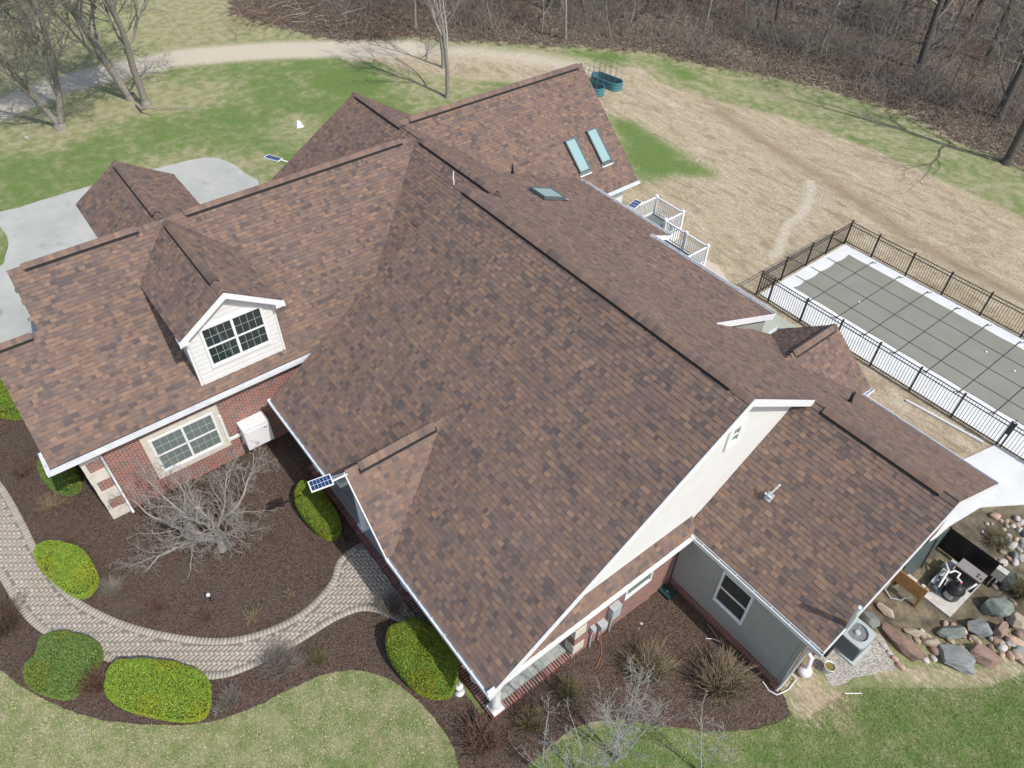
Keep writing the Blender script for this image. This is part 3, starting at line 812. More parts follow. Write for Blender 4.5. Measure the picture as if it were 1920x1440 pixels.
ZONES = dict(
  green=[W((-60, 300), (110, 262), (180, 232), (300, 205), (380, 190), (330, 140), (420, 118), (620, 106), (745, 105), (740, 160), (790, 200), (700, 330), (560, 345), (470, 320), (400, 300), (300, 320), (160, 360), (-60, 430)),
         W((880, 150), (1000, 130), (1010, 150), (900, 200), (760, 240), (700, 210), (700, 170))],
  lush=[W((1140, 215), (1190, 222), (1290, 285), (1355, 325), (1350, 340), (1270, 335), (1200, 350), (1150, 300)),
        W((1060, 88), (1180, 100), (1185, 118), (1130, 118), (1050, 100)),
        W((1230, 112), (1320, 130), (1320, 160), (1250, 150)),
        W((560, 130), (700, 115), (740, 150), (720, 190), (640, 200), (560, 170))],
  band=[W((1240, 112), (1440, 150), (1560, 180), (1700, 235), (1830, 300), (1990, 370), (1990, 450), (1880, 380), (1700, 290), (1600, 250), (1480, 215), (1340, 190), (1250, 150))],
  dirt=[W((1090, 130), (1200, 120), (1290, 165), (1480, 215), (1700, 300), (1880, 380), (2100, 480), (2100, 1000), (1650, 900), (1300, 560), (1160, 380), (1150, 260), (1100, 180)),
        W((640, 80), (1010, 105), (1100, 125), (1080, 160), (900, 150), (760, 130), (640, 120)),
        W((1600, 690), (1700, 720), (1870, 830), (1800, 880), (1680, 800), (1590, 740)),
        W((1470, 1290), (1500, 1240), (1560, 1290), (1600, 1310), (1510, 1350), (1480, 1330)),
        W((1640, 1240), (1720, 1262), (1830, 1262), (1920, 1220), (1920, 1250), (1850, 1290), (1700, 1275), (1650, 1260))],
  dry=[W((80, 245), (160, 200), (240, 170), (420, 150), (440, 185), (330, 205), (220, 232), (120, 262), (40, 262)),
       W((250, -60), (560, -60), (480, 60), (300, 110), (250, 60)),
       W((-60, 1330), (250, 1370), (420, 1400), (450, 1560), (-60, 1560)),
       W((280, 300), (360, 285), (470, 300), (480, 340), (420, 310), (300, 315)),
       W((-200, 60), (130, 60), (150, 130), (60, 230), (-200, 300)),
       W((550, 225), (620, 240), (560, 262), (520, 250)),
       W((720, 120), (900, 105), (930, 140), (860, 190), (800, 200), (760, 150))],
  litter=[W((430, 28), (560, 62), (640, 80), (760, 72), (960, 84), (1100, 90), (1230, 100), (1330, 125), (1440, 145), (1560, 170), (1700, 215), (1800, 270), (1990, 350), (2400, 200), (2400, -250), (1500, -420), (500, -380), (430, -60))],
  track=[[G(*p) for p in ((-90, 245), (0, 205), (110, 160), (240, 128), (340, 108), (430, 100), (520, 94), (640, 92), (760, 92))],
         [G(*p) for p in ((760, 92), (900, 98), (1010, 112), (1090, 128))]],
  rut=[[G(*p) for p in ((1350, 210), (1440, 270), (1520, 320), (1600, 370), (1700, 440), (1800, 500), (1920, 560), (2050, 640))],
       [G(*p) for p in ((1260, 140), (1300, 160), (1360, 215))]],
  wash=[[G(*p) for p in ((1520, 340), (1517, 380), (1500, 405), (1475, 425), (1460, 470), (1450, 480))]],
  moss=[W((1740, 255), (1960, 320), (1960, 380), (1830, 320), (1780, 300))],
  mud=[W((1740, 1000), (1800, 940), (1930, 890), (2060, 900), (2060, 1150), (1900, 1180), (1850, 1200), (1640, 1200), (1600, 1130), (1660, 1070))],
)
xs = np.concatenate([[-900, -500, -300, -200, -150], np.arange(-120, -62, 2.0), np.arange(-62, 8, 0.3), np.arange(8, 40, 1.5), [60, 120, 300, 900]])
ys = np.concatenate([[-900, -300, -100, -50], np.arange(-30, -10, 1.5), np.arange(-10, 62, 0.3), np.arange(62, 130, 2.0), [150, 200, 300, 500, 900]])
X, Y = np.meshgrid(xs, ys)
litter = np.max([soft(X, Y, p, 1.2) for p in ZONES['litter']], axis=0)
# the woods go on behind the picture
litter = np.maximum(litter, np.clip((Y * 0.75 - X * 0.35 - 62) / 6, 0, 1))
green = np.max([soft(X, Y, p, 2.0) for p in ZONES['green']], axis=0)
lush = np.max([soft(X, Y, p, 1.5) for p in ZONES['lush']], axis=0)
band = np.max([soft(X, Y, p, 2.0) for p in ZONES['band']], axis=0)
dirt = np.max([soft(X, Y, p, 1.0) for p in ZONES['dirt']], axis=0)
dry = np.max([soft(X, Y, p, 2.0) for p in ZONES['dry']], axis=0)
front = soft(X, Y, W((820, 1440), (900, 1400), (1500, 1340), (1700, 1280), (1920, 1270), (2300, 1200), (2300, 1700), (900, 1900), (700, 1600)), 2.0)
lushv = 0.42 + 0.25 * np.maximum(green, front * 0.85) + 0.08 * band
lushv = np.where(lush > 0, np.maximum(lushv, lush * 0.86), lushv)
lushv = lushv * (1 - 0.55 * dry * (1 - lush))
dirtv = np.clip(dirt - lush * 0.93 - band * 0.8, 0, 1)
dirtv = np.maximum(dirtv, band * (1 - lush) * 0.36); lushv = lushv - band * (1 - lush) * 0.06
wash = np.max([sline(X, Y, p, 0.25, 0.3) for p in ZONES['wash']], axis=0)
track = np.maximum(sline(X, Y, ZONES['track'][0], 1.5, 1.0), 0.6 * sline(X, Y, ZONES['track'][1], 1.8, 1.5)); track = np.maximum(track, wash * 0.9)
rut = np.maximum(sline(X, Y, ZONES['rut'][0], 0.38, 1.0), sline(X, Y, ZONES['rut'][1], 0.2, 1.0))
mud = np.max([soft(X, Y, p, 1.0) for p in ZONES['mud']], axis=0)
moss = np.maximum(np.max([soft(X, Y, p, 1.5) for p in ZONES['moss']], axis=0), band * 0.35)
rs = np.random.RandomState(3)
Zg = litter * (0.12 * np.sin(X * 0.9 + 1.3) * np.sin(Y * 0.7) + 0.05 * rs.randn(*X.shape)) * (np.abs(X) < 100)
Zg -= 0.05 * rut * dirtv
ny_, nx_ = X.shape
V = np.stack([X.ravel(), Y.ravel(), Zg.ravel()], 1)
i, j = np.meshgrid(np.arange(nx_ - 1), np.arange(ny_ - 1)); b = (j * nx_ + i).ravel()
Fq = np.stack([b, b + 1, b + 1 + nx_, b + nx_], 1)

t = NT('lawn_dirt_and_leaf_litter'); p = t.pos()
z1 = t.attr('zone'); sp = t.n("SeparateColor"); t.l(z1.outputs["Color"], sp.inputs[0])
z2 = t.attr('zone_b'); sp2 = t.n("SeparateColor"); t.l(z2.outputs["Color"], sp2.inputs[0])
nb = t.noise(p, 0.35, 6, 0.7); nm = t.noise(p, 1.6, 5, 0.65); nf = t.noise(p, 9.0, 4, 0.7); nff = t.noise(p, 38.0, 3, 0.7)
st = t.n("Mapping"); t.l(p, st.inputs[0]); st.inputs["Scale"].default_value = (1, 3.2, 1); st.inputs["Rotation"].default_value = (0, 0, 0.5)
nst = t.noise(st.outputs[0], 2.2, 7, 0.75, 1.6)
nst2 = t.noise(st.outputs[0], 0.55, 6, 0.7, 1.0)
# grass
gsum = t.math('ADD', t.math('ADD', t.math('MULTIPLY', nb, 0.9), t.math('MULTIPLY', nm, 0.7)), t.math('ADD', t.math('MULTIPLY', nf, 0.75), t.math('MULTIPLY', nff, 0.65)))
gsum = t.math('ADD', t.math('SUBTRACT', gsum, 1.5), t.math('MULTIPLY', t.math('SUBTRACT', sp.outputs[0], 0.5), 1.05))
gf = t.ss(gsum, -0.22, 0.30)
green_c = t.ramp(nf, [(0.3, (0.105, 0.18, 0.042)), (0.5, (0.165, 0.255, 0.07)), (0.7, (0.26, 0.345, 0.125))])
green_c = t.mix(t.ss(nff, 0.35, 0.65), t.mix(0.40, green_c, (0.07, 0.125, 0.025)), green_c)
straw_c = t.ramp(nff, [(0.3, (0.25, 0.225, 0.12)), (0.5, (0.42, 0.385, 0.235)), (0.72, (0.58, 0.54, 0.37))])
straw_c = t.mix(t.math('MULTIPLY', t.ss(nm, 0.38, 0.62), 0.8), straw_c, t.mix(t.ss(nff, .4, .6), (0.17, 0.22, 0.075), (0.33, 0.34, 0.16)))
c = t.mix(gf, straw_c, green_c)
c = t.mix(t.math('MULTIPLY', t.ss(t.noise(p, 22.0, 3, .8), .56, .68), .55), c, (0.40, 0.40, 0.24))
# bare ground with matted straw
dirt_c = t.ramp(nst, [(0.28, (0.26, 0.20, 0.13)), (0.41, (0.44, 0.355, 0.24)), (0.55, (0.58, 0.485, 0.345)), (0.72, (0.72, 0.63, 0.475))])
dirt_c = t.mix(t.math('MULTIPLY', t.ss(nst2, 0.52, 0.68), 0.6), dirt_c, (0.72, 0.65, 0.52))
dirt_c = t.mix(t.math('MULTIPLY', t.ss(nst2, 0.49, 0.36), 0.60), dirt_c, (0.29, 0.235, 0.15))
dirt_c = t.mix(t.math('MULTIPLY', t.ss(nf, 0.42, 0.7), 0.55), dirt_c, (0.22, 0.175, 0.115))
dirt_c = t.mix(t.math('MULTIPLY', t.ss(nff, 0.56, 0.72), 0.25), dirt_c, (0.66, 0.60, 0.47))
dirt_c = t.mix(t.math('MULTIPLY', t.ss(t.math('ADD', sp2.outputs[1], t.math('SUBTRACT', nst, 0.5)), 0.22, 0.85), 0.62), dirt_c, (0.24, 0.175, 0.105))
dirt_c = t.mix(t.math('MULTIPLY', t.ss(t.math('ADD', nb, t.math('MULTIPLY', nm, .5)), 0.78, 0.95), 0.45), dirt_c, (0.26, 0.23, 0.13))
def blend(base, fac, col, noise_amt=1.3, lo=-0.12, hi=0.12):
    s_ = t.math('ADD', t.math('SUBTRACT', fac, 0.5), t.math('MULTIPLY', t.math('SUBTRACT', t.math('ADD', t.math('MULTIPLY', nm, 0.4), t.math('MULTIPLY', nst, 0.6)), 0.5), noise_amt * 1.5))
    return t.mix(t.ss(s_, lo, hi), base, col)
c = blend(c, sp.outputs[1], dirt_c)
track_c = t.mix(t.ss(nf, 0.35, 0.7), (0.68, 0.62, 0.50), (0.54, 0.47, 0.35))
c = blend(c, sp2.outputs[0], track_c, 0.8, -0.25, 0.25)
mud_c = t.ramp(nm, [(0.35, (0.10, 0.085, 0.063)), (0.5, (0.18, 0.155, 0.11)), (0.62, (0.29, 0.25, 0.165)), (0.75, (0.21, 0.22, 0.10))])
mud_c = t.mix(t.math('MULTIPLY', t.ss(nff, 0.5, 0.75), 0.5), mud_c, (0.38, 0.34, 0.25))
c = blend(c, z2.outputs["Alpha"] if False else sp2.outputs[2], mud_c)
# leaf litter
vo = t.n("TexVoronoi"); vo.inputs["Scale"].default_value = 11.0; t.l(p, vo.inputs["Vector"])
vs = t.n("SeparateColor"); t.l(vo.outputs["Color"], vs.inputs[0])
lit_c = t.ramp(vs.outputs[0], [(0.0, (0.06, 0.048, 0.04)), (0.3, (0.12, 0.09, 0.07)), (0.6, (0.18, 0.135, 0.10)), (0.85, (0.27, 0.215, 0.16)), (1.0, (0.38, 0.33, 0.26))])
lit_c = t.mix(t.ss(nm, 0.42, 0.62), lit_c, t.mix(0.6, lit_c, (0.09, 0.085, 0.06)))
c = blend(c, sp.outputs[2], lit_c, 1.6)
t.col(c); t.rough(0.95); t.b.inputs["Specular IOR Level"].default_value = 0.15
hb = t.math('ADD', t.math('MULTIPLY', nf, 0.6), t.math('MULTIPLY', nff, 0.5)); t.bump(t.math('ADD', hb, t.math('MULTIPLY', nst, 1.1)), 0.9, 0.07)
MAT['ground'] = t.m
g = bigmesh('ground', V, Fq, MAT['ground'], smooth=True)
for nm_, arr in (('zone', (lushv, dirtv, litter)), ('zone_b', (track, rut, mud))):
    A = g.data.color_attributes.new(nm_, 'FLOAT_COLOR', 'POINT')
    cc = np.ones((V.shape[0], 4), np.float32)
    for k in range(3): cc[:, k] = arr[k].ravel()
    A.data.foreach_set("color", cc.ravel())
tag(g, kind='structure')

def smooth_poly(pts, n=6, closed=True):
    """Catmull-Rom through pixel/world points"""
    P = [np.array(p, float) for p in pts]; out = []; N = len(P)
    for i in range(N if closed else N - 1):
        p0 = P[(i - 1) % N] if closed or i > 0 else P[0]; p1 = P[i]; p2 = P[(i + 1) % N]; p3 = P[(i + 2) % N] if closed or i + 2 < N else P[-1]
        for k in range(n):
            u = k / n
            out.append(tuple(0.5 * ((2 * p1) + (-p0 + p2) * u + (2 * p0 - 5 * p1 + 4 * p2 - p3) * u * u + (-p0 + 3 * p1 - 3 * p2 + p3) * u ** 3)))
    if not closed: out.append(tuple(P[-1]))
    return out
def wobble(poly, amp, seed=1, step=0.15):
    rng = random.Random(seed); out = []
    for i in range(len(poly)):
        a = np.array(poly[i]); b = np.array(poly[(i + 1) % len(poly)]); L = np.linalg.norm(b - a); n = max(1, int(L / step))
        for k in range(n):
            q = a + (b - a) * k / n; out.append((q[0] + rng.uniform(-amp, amp), q[1] + rng.uniform(-amp, amp)))
    return out
def sheet(name, poly, z, mat, kind='structure', th=0.0):
    mb = MB(); mb.prism(poly, z - th, z)
    return tag(mb.build(name, mat), kind=kind)

# ---- mulch
t = NT('dark_mulch'); p = t.pos()
vo = t.n("TexVoronoi"); vo.inputs["Scale"].default_value = 26.0; t.l(p, vo.inputs["Vector"])
vs = t.n("SeparateColor"); t.l(vo.outputs["Color"], vs.inputs[0])
st = t.n("Mapping"); t.l(p, st.inputs[0]); st.inputs["Scale"].default_value = (1, 2.5, 1)
c = t.ramp(t.math('ADD', t.math('MULTIPLY', vs.outputs[0], 0.55), t.math('MULTIPLY', t.noise(st.outputs[0], 30, 4, .8), 0.45)),
    [(0.15, (0.045, 0.031, 0.026)), (0.45, (0.100, 0.070, 0.055)), (0.7, (0.138, 0.100, 0.080)), (0.92, (0.22, 0.17, 0.14))])
c = t.mix(t.math('MULTIPLY', t.ss(t.noise(p, 1.1, 5), 0.42, 0.68), 0.35), c, (0.12, 0.095, 0.078))
t.col(c); t.rough(0.95); t.b.inputs["Specular IOR Level"].default_value = 0.1
t.bump(t.math('ADD', vo.outputs["Distance"], t.noise(p, 40, 3)), 0.9, 0.03)
MAT['mulch'] = t.m
bed_a = W((-80, 560), (20, 640), (90, 820), (190, 880), (560, 780), (640, 900), (900, 1350), (1100, 1300), (1290, 1080), (1460, 1300)) 
inner = smooth_poly(W((-70, 700), (-60, 870), (5, 905), (45, 960), (75, 1030), (130, 1100), (200, 1145), (290, 1172), (400, 1190), (480, 1180), (560, 1145), (618, 1090), (632, 1040), (660, 1020), (690, 1000)), 5, False)
bed1 = list(inner) + W((620, 850), (560, 760), (500, 700), (300, 780), (90, 700))
sheet('mulch_bed', wobble(bed1, 0.02, 2), 0.012, MAT['mulch'])
lower_in = smooth_poly(W((-120, 1060), (-20, 1080), (40, 1165), (110, 1215), (190, 1250), (300, 1268), (390, 1278), (470, 1262), (560, 1215), (640, 1165), (700, 1150)), 5, False)
lower_out = smooth_poly(W((-160, 1180), (-40, 1230), (60, 1300), (170, 1345), (300, 1360), (400, 1352), (480, 1325), (560, 1285), (640, 1258), (720, 1270), (790, 1320), (850, 1400), (880, 1490)), 5, False)
bed2 = list(lower_in) + W((900, 1345)) + list(lower_out)[::-1]
sheet('mulch_bed', wobble(bed2, 0.02, 3), 0.012, MAT['mulch'])
bed3 = W((800, 1190), (900, 1340), (1040, 1250), (1260, 1090), (1300, 1120), (1462, 1290)) + smooth_poly(W((1485, 1340), (1440, 1362), (1350, 1372), (1240, 1362), (1150, 1350), (1080, 1365), (1030, 1400), (960, 1460), (880, 1490), (850, 1400)), 4, False)
sheet('mulch_bed', wobble(bed3, 0.025, 4), 0.016, MAT['mulch'])

# ---- paver walk in herringbone with a soldier-course border
walk_l = smooth_poly(W((-140, 800), (-50, 850), (8, 912), (45, 975), (76, 1035), (130, 1108), (200, 1152), (290, 1182), (400, 1197), (480, 1186), (560, 1150), (616, 1095), (634, 1050), (668, 1022)), 8, False)
walk_r = smooth_poly(W((-240, 900), (-130, 950), (-60, 1010), (-8, 1075), (38, 1150), (90, 1195), (170, 1230), (260, 1258), (390, 1275), (470, 1255), (560, 1208), (640, 1160), (700, 1148), (790, 1190)), 8, False)
wpoly = np.array(list(walk_l) + W((700, 1010), (820, 1190)) + list(walk_r)[::-1])
sheet('path', [tuple(q) for q in wpoly], 0.018, simple('joint_sand', (0.21, 0.185, 0.15), 0.95, 0.2, 20))
Vp, Fp, Cp = [], [], []
rr = random.Random(9)
PC = [(0.40, 0.365, 0.305), (0.42, 0.38, 0.32), (0.385, 0.355, 0.30), (0.42, 0.365, 0.31), (0.43, 0.375, 0.315), (0.38, 0.35, 0.30), (0.43, 0.40, 0.34)]
def paver(q, z=0.034):
    b = len(Vp); c = np.array(rr.choice(PC)) * rr.uniform(0.93, 1.07)
    cen = np.mean(q, axis=0)
    top = [cen + (np.array(x) - cen) * 0.955 for x in q]
    dz = rr.uniform(-.002, .002)
    for x in top: Vp.append((x[0], x[1], z + dz))
    for x in q: Vp.append((x[0], x[1], z - 0.014))
    Fp.append((b, b + 1, b + 2, b + 3)); Cp.append(c)
    for k in range(4):
        Fp.append((b + 4 + k, b + 4 + (k + 1) % 4, b + (k + 1) % 4, b + k)); Cp.append(c * 0.8)
s_ = 0.105; gp = 0.008; ang = math.radians(8)
ca, sa = math.cos(ang), math.sin(ang)
x0, y0 = wpoly.min(0); x1, y1 = wpoly.max(0)
cells = []
for i in range(-160, 220):
    for j in range(-160, 200):
        k = (i - j) % 4
        if k == 0: a = (i, j, i + 2, j + 1)
        elif k == 3: a = (i, j, i + 1, j + 2)
        else: continue
        q = [(a[0] * s_ + gp / 2, a[1] * s_ + gp / 2), (a[2] * s_ - gp / 2, a[1] * s_ + gp / 2), (a[2] * s_ - gp / 2, a[3] * s_ - gp / 2), (a[0] * s_ + gp / 2, a[3] * s_ - gp / 2)]
        q = [(-16 + ca * x - sa * y, -1 + sa * x + ca * y) for x, y in q]
        cells.append(q)
cen = np.array([np.mean(q, axis=0) for q in cells])
sd = sdist(cen[:, 0], cen[:, 1], wpoly)
for q, d_ in zip(cells, sd):
    if d_ > 0.24: paver(q)
def border(line, side):
    L = np.array(line); seg = np.linalg.norm(np.diff(L, axis=0), axis=1); cum = np.concatenate([[0], np.cumsum(seg)])
    s = 0.0
    def at(s):
        k = min(np.searchsorted(cum, s, 'right') - 1, len(seg) - 1); u = (s - cum[k]) / seg[k]
        d = (L[k + 1] - L[k]) / seg[k]; return L[k] + (L[k + 1] - L[k]) * u, np.array([-d[1], d[0]]) * side
    while s + 0.11 < cum[-1]:
        a, na = at(s + .004); b, nb_ = at(s + .108)
        q = [a, b, b + nb_ * 0.215, a + na * 0.215]
        if side < 0: q = q[::-1]
        paver(q, 0.038); s += 0.112
border(walk_l, -1); border(walk_r, 1)
pv = bigmesh('paver_walk', Vp, Fp, attrmat('concrete_paver', 0.9, 25, 0.18, 0.2), np.array(Cp))
tag(pv, kind='structure'); pv.name = 'path_pavers'

def offs(line, d):
    L = np.array(line); g_ = np.gradient(L, axis=0); g_ /= np.linalg.norm(g_, axis=1)[:, None]; return [tuple(q) for q in L + np.stack([-g_[:, 1], g_[:, 0]], 1) * d]
sheet('mulch_bed', offs(walk_l, .30) + W((700, 990), (830, 1200)) + offs(walk_r, -.30)[::-1], 0.0105, MAT['mulch'])
# ---- driveway concrete
t = NT('driveway_concrete'); p = t.pos()
c = t.ramp(t.noise(p, 0.5, 6, 0.65), [(0.3, (0.36, 0.375, 0.35)), (0.7, (0.48, 0.49, 0.455))])
c = t.mix(t.math('MULTIPLY', t.ss(t.noise(p, 3.0, 5, .7), 0.5, 0.8), 0.35), c, (0.30, 0.30, 0.27))
c = t.mix(t.math('MULTIPLY', t.ss(t.noise(p, 0.9, 3, .5), 0.62, 0.72), 0.5), c, (0.27, 0.27, 0.25))
t.col(c); t.rough(0.85); MAT['concrete'] = t.m
t2 = NT('pale_concrete'); p = t2.pos()
c = t2.ramp(t2.noise(p, 1.2, 6, 0.65), [(0.3, (0.62, 0.64, 0.63)), (0.7, (0.74, 0.75, 0.735))])
c = t2.mix(t2.math('MULTIPLY', t2.ss(t2.noise(p, 0.8, 5, .7), 0.58, 0.75), 0.35), c, (0.55, 0.50, 0.42))
t2.col(c); t2.rough(0.8); MAT['pale_concrete'] = t2.m
drive = W((-150, 420), (0, 398), (90, 372), (160, 352), (240, 330), (300, 315), (350, 302), (395, 296), (430, 305), (460, 325), (490, 355), (470, 480), (200, 620), (70, 640), (0, 700), (-200, 700)) 
isl = W((-200, 400), (-30, 412), (5, 432), (16, 455), (10, 480), (0, 500), (-60, 520), (-200, 560))
sheet('driveway', wobble(smooth_poly(drive, 3), 0.03, 5, 0.3), 0.015, MAT['concrete'])
isl_s = smooth_poly(isl, 4)
ig = MB(); ig.prism(isl_s, 0.0, 0.03); io = ig.build('verge', MAT['ground']); tag(io, kind='structure')
for nm_, v in (('zone', (0.6, 0, 0, 1)), ('zone_b', (0, 0, 0, 1))):
    A = io.data.color_attributes.new(nm_, 'FLOAT_COLOR', 'POINT'); A.data.foreach_set("color", list(v) * len(io.data.vertices))

# ---- pool terrace, side walk, patio, gravel
sheet('pool_deck', [(-14.0, 25.5), (25.0, 25.5), (25.0, 32.1), (-14.0, 32.1)], 0.05, MAT['pale_concrete'], th=0.06)
sheet('sidewalk', wobble([(-3.25, 23.6), (-2.87, 25.38), (-0.2, 25.38), (-0.9, 23.5), (-1.75, 22.2), (-2.0, 20.6), (-2.1, 17.3), (-2.6, 17.3), (-4.2, 20.0), (-3.9, 21.8)], 0.004, 6), 0.045, MAT['pale_concrete'], th=0.05)
t = NT('sage_concrete'); p = t.pos()
t.col(t.ramp(t.noise(p, 0.8, 4), [(0.3, (0.36, 0.40, 0.33)), (0.7, (0.43, 0.46, 0.38))])); t.rough(0.8)
sheet('patio', [(-16.9, 20.0), (-10.5, 20.0), (-10.5, 20.9), (-9.2, 22.9), (-10.4, 24.95), (-13.3, 24.95), (-15.2, 24.6), (-16.9, 23.8)], 0.045, t.m, th=0.05)
t = NT('flagstone'); p = t.pos()
t.col(t.ramp(t.noise(p, 1.2, 4), [(0.3, (0.50, 0.42, 0.33)), (0.7, (0.60, 0.52, 0.43))])); t.rough(0.85)
sheet('stepping_slab', W((1322, 488), (1345, 500), (1366, 530), (1345, 545), (1300, 510)), 0.075, t.m, th=0.06)
t = NT('pea_gravel'); p = t.pos()
vo = t.n("TexVoronoi"); vo.inputs["Scale"].default_value = 38.0; t.l(p, vo.inputs["Vector"])
vs = t.n("SeparateColor"); t.l(vo.outputs["Color"], vs.inputs[0])
t.col(t.ramp(vs.outputs[1], [(0, (0.20, 0.185, 0.16)), (0.4, (0.36, 0.34, 0.30)), (0.8, (0.50, 0.48, 0.43)), (1, (0.62, 0.60, 0.55))])); t.rough(0.9)
t.bump(t.math('SUBTRACT', 1.0, vo.outputs["Distance"]), 0.9, 0.02)
sheet('gravel_bed', wobble(smooth_poly(W((1520, 1200), (1560, 1150), (1640, 1185), (1665, 1210), (1684, 1252), (1640, 1262), (1600, 1274), (1560, 1287), (1545, 1265), (1520, 1240)), 4), 0.03, 7), 0.014, t.m)

# ---- real grass blades over the near lawns
def grass(name, poly, n, seed, h=0.05, holes=(), green_bias=0.0):
    rng = np.random.RandomState(seed); P = np.array(poly)
    lo = P.min(0); hi = P.max(0)
    x = rng.uniform(lo[0], hi[0], n * 3); y = rng.uniform(lo[1], hi[1], n * 3)
    ok = sdist(x, y, P) > 0
    for hpoly in holes: ok &= sdist(x, y, np.array(hpoly)) < 0
    x, y = x[ok][:n], y[ok][:n]; m = len(x)
    a = rng.uniform(0, 2 * np.pi, m); hh = h * rng.uniform(0.5, 1.4, m); wd = rng.uniform(0.004, 0.009, m); ln = rng.uniform(0.2, 1.2, m) * hh
    b = rng.uniform(0, 2 * np.pi, m)
    p0 = np.stack([x - np.cos(a) * wd, y - np.sin(a) * wd, np.zeros(m)], 1); p1 = np.stack([x + np.cos(a) * wd, y + np.sin(a) * wd, np.zeros(m)], 1)
    p2 = np.stack([x + np.cos(b) * ln, y + np.sin(b) * ln, hh], 1)
    V = np.stack([p0, p1, p2], 1).reshape(-1, 3)
    f = np.arange(3 * m).reshape(-1, 3)
    pn = np.sin(x * 1.7 + 3 * np.sin(y * .8)) * np.sin(y * 1.3 + 1) * .5 + .5
    pn2 = np.sin(x * 5.1 + 2 * np.sin(y * 3.7)) * np.sin(y * 4.3 + 1.7 * np.sin(x * 2.9)) * .5 + .5
    g_ = rng.rand(m) < (0.22 + 0.35 * pn + .40 * pn2 + green_bias)
    c = np.where(g_[:, None], np.array([[0.20, 0.32, 0.08]]), np.array([[0.55, 0.52, 0.34]])) * rng.uniform(0.7, 1.4, (m, 1))
    o = bigmesh(name, V, f, attrmat('grass_blade', 0.8, 5, 0.1), c, n=3)
    tag(o, 'short mixed green and straw coloured lawn grass in front of the mulch beds', 'grass', kind='stuff')
out_b = list(lower_out)
grass('lawn_grass', W((-40, 1225), (60, 1300)) + out_b[12:] + W((890, 1500), (-80, 1500)), 70000, 1)
grass('lawn_grass', W((1030, 1400), (1150, 1352), (1350, 1374), (1480, 1345), (1510, 1350), (1600, 1290), (1850, 1290), (1990, 1240), (1990, 1500), (950, 1500)), 80000, 2, green_bias=.34)
# ================================================================ PLANTS
class Tubes:
    def __init__(s): s.V = []; s.F = []; s.n = 0
    def add(s, pts, rad, n):
        pts = np.array(pts, float); m = len(pts)
        d = np.gradient(pts, axis=0); d /= np.linalg.norm(d, axis=1)[:, None] + 1e-9
        ref = np.array([0.0, 0.0, 1.0]) if abs(d[0][2]) < 0.9 else np.array([1.0, 0, 0])
        a = np.cross(d, ref); a /= np.linalg.norm(a, axis=1)[:, None] + 1e-9; b = np.cross(d, a)
        th = np.arange(n) * 2 * np.pi / n
        r = np.array(rad)[:, None, None]
        V = pts[:, None, :] + r * (np.cos(th)[None, :, None] * a[:, None, :] + np.sin(th)[None, :, None] * b[:, None, :])
        s.V.append(V.reshape(-1, 3))
        i = np.arange(m - 1)[:, None] * n; k = np.arange(n)[None, :]; k2 = (k + 1) % n
        s.F.append((s.n + np.stack([i + k, i + k2, i + n + k2, i + n + k], -1)).reshape(-1, 4)); s.n += m * n
    def build(s, name, mat, parent=None, smooth=True):
        return bigmesh(name, np.concatenate(s.V), np.concatenate(s.F), mat, parent=parent, smooth=smooth)
def grow(rng, out, p, d, L, r, lev, spec):
    """spec: per level dict(n children, len ratio, angle, wander, up, segs, sides)"""
    sp = spec[lev]; seg = sp['segs']; pts = [np.array(p, float)]; dd = np.array(d, float); dd /= np.linalg.norm(dd)
    rad = [r]
    for i in range(seg):
        dd = dd + rng.randn(3) * sp['wander'] + np.array([0, 0, sp['up']]); dd /= np.linalg.norm(dd)
        pts.append(pts[-1] + dd * L / seg); rad.append(max(r * (1 - (i + 1) / seg * (1 - sp.get('tip', 0.25))), spec[-1]['rmin']))
    out[0 if lev <= sp.get('trunk', 0) else 1].add(pts, rad, sp['sides'])
    if lev + 1 >= len(spec) - 0 or 'n' not in spec[lev + 1]: return
    nx = spec[lev + 1]
    n = nx['n']
    for k in range(n):
        u = nx['from'] + (1 - nx['from']) * (k + rng.rand()) / n
        q = u * seg; i = min(int(q), seg - 1); f = q - i
        pos = pts[i] * (1 - f) + pts[i + 1] * f; base = pts[i + 1] - pts[i]; base /= np.linalg.norm(base)
        az = rng.rand() * 2 * np.pi; t = rng.randn(3); t -= base * (t @ base); t /= np.linalg.norm(t) + 1e-9
        an = nx['ang'] * (0.7 + 0.6 * rng.rand())
        nd = base * math.cos(an) + t * math.sin(an)
        rr_ = max(rad[i] * nx['rr'], spec[-1]['rmin'])
        grow(rng, out, pos, nd, L * nx['lr'] * (1.15 - 0.55 * u) * (0.7 + 0.6 * rng.rand()), rr_, lev + 1, spec)
def make_tree(name, seed, H, r, spec, bark, twig, label, cat, group=None, loc=(0, 0, 0), d0=(0, 0, 1), stems=None):
    rng = np.random.RandomState(seed); out = (Tubes(), Tubes())
    for (dd, LL, r0) in (stems or [(d0, H, r)]):
        grow(rng, out, (0, 0, -0.1), dd, LL, r0, 0, spec)
    # root flare
    out[0].add([(0, 0, -0.15), (0, 0, 0.1), (0, 0, 0.35)], [r * 1.7, r * 1.35, r * 1.02], 9)
    e = empty(name, loc, label, cat, group)
    out[0].build('trunk', bark, e); out[1].build('crown', twig, e)
    return e
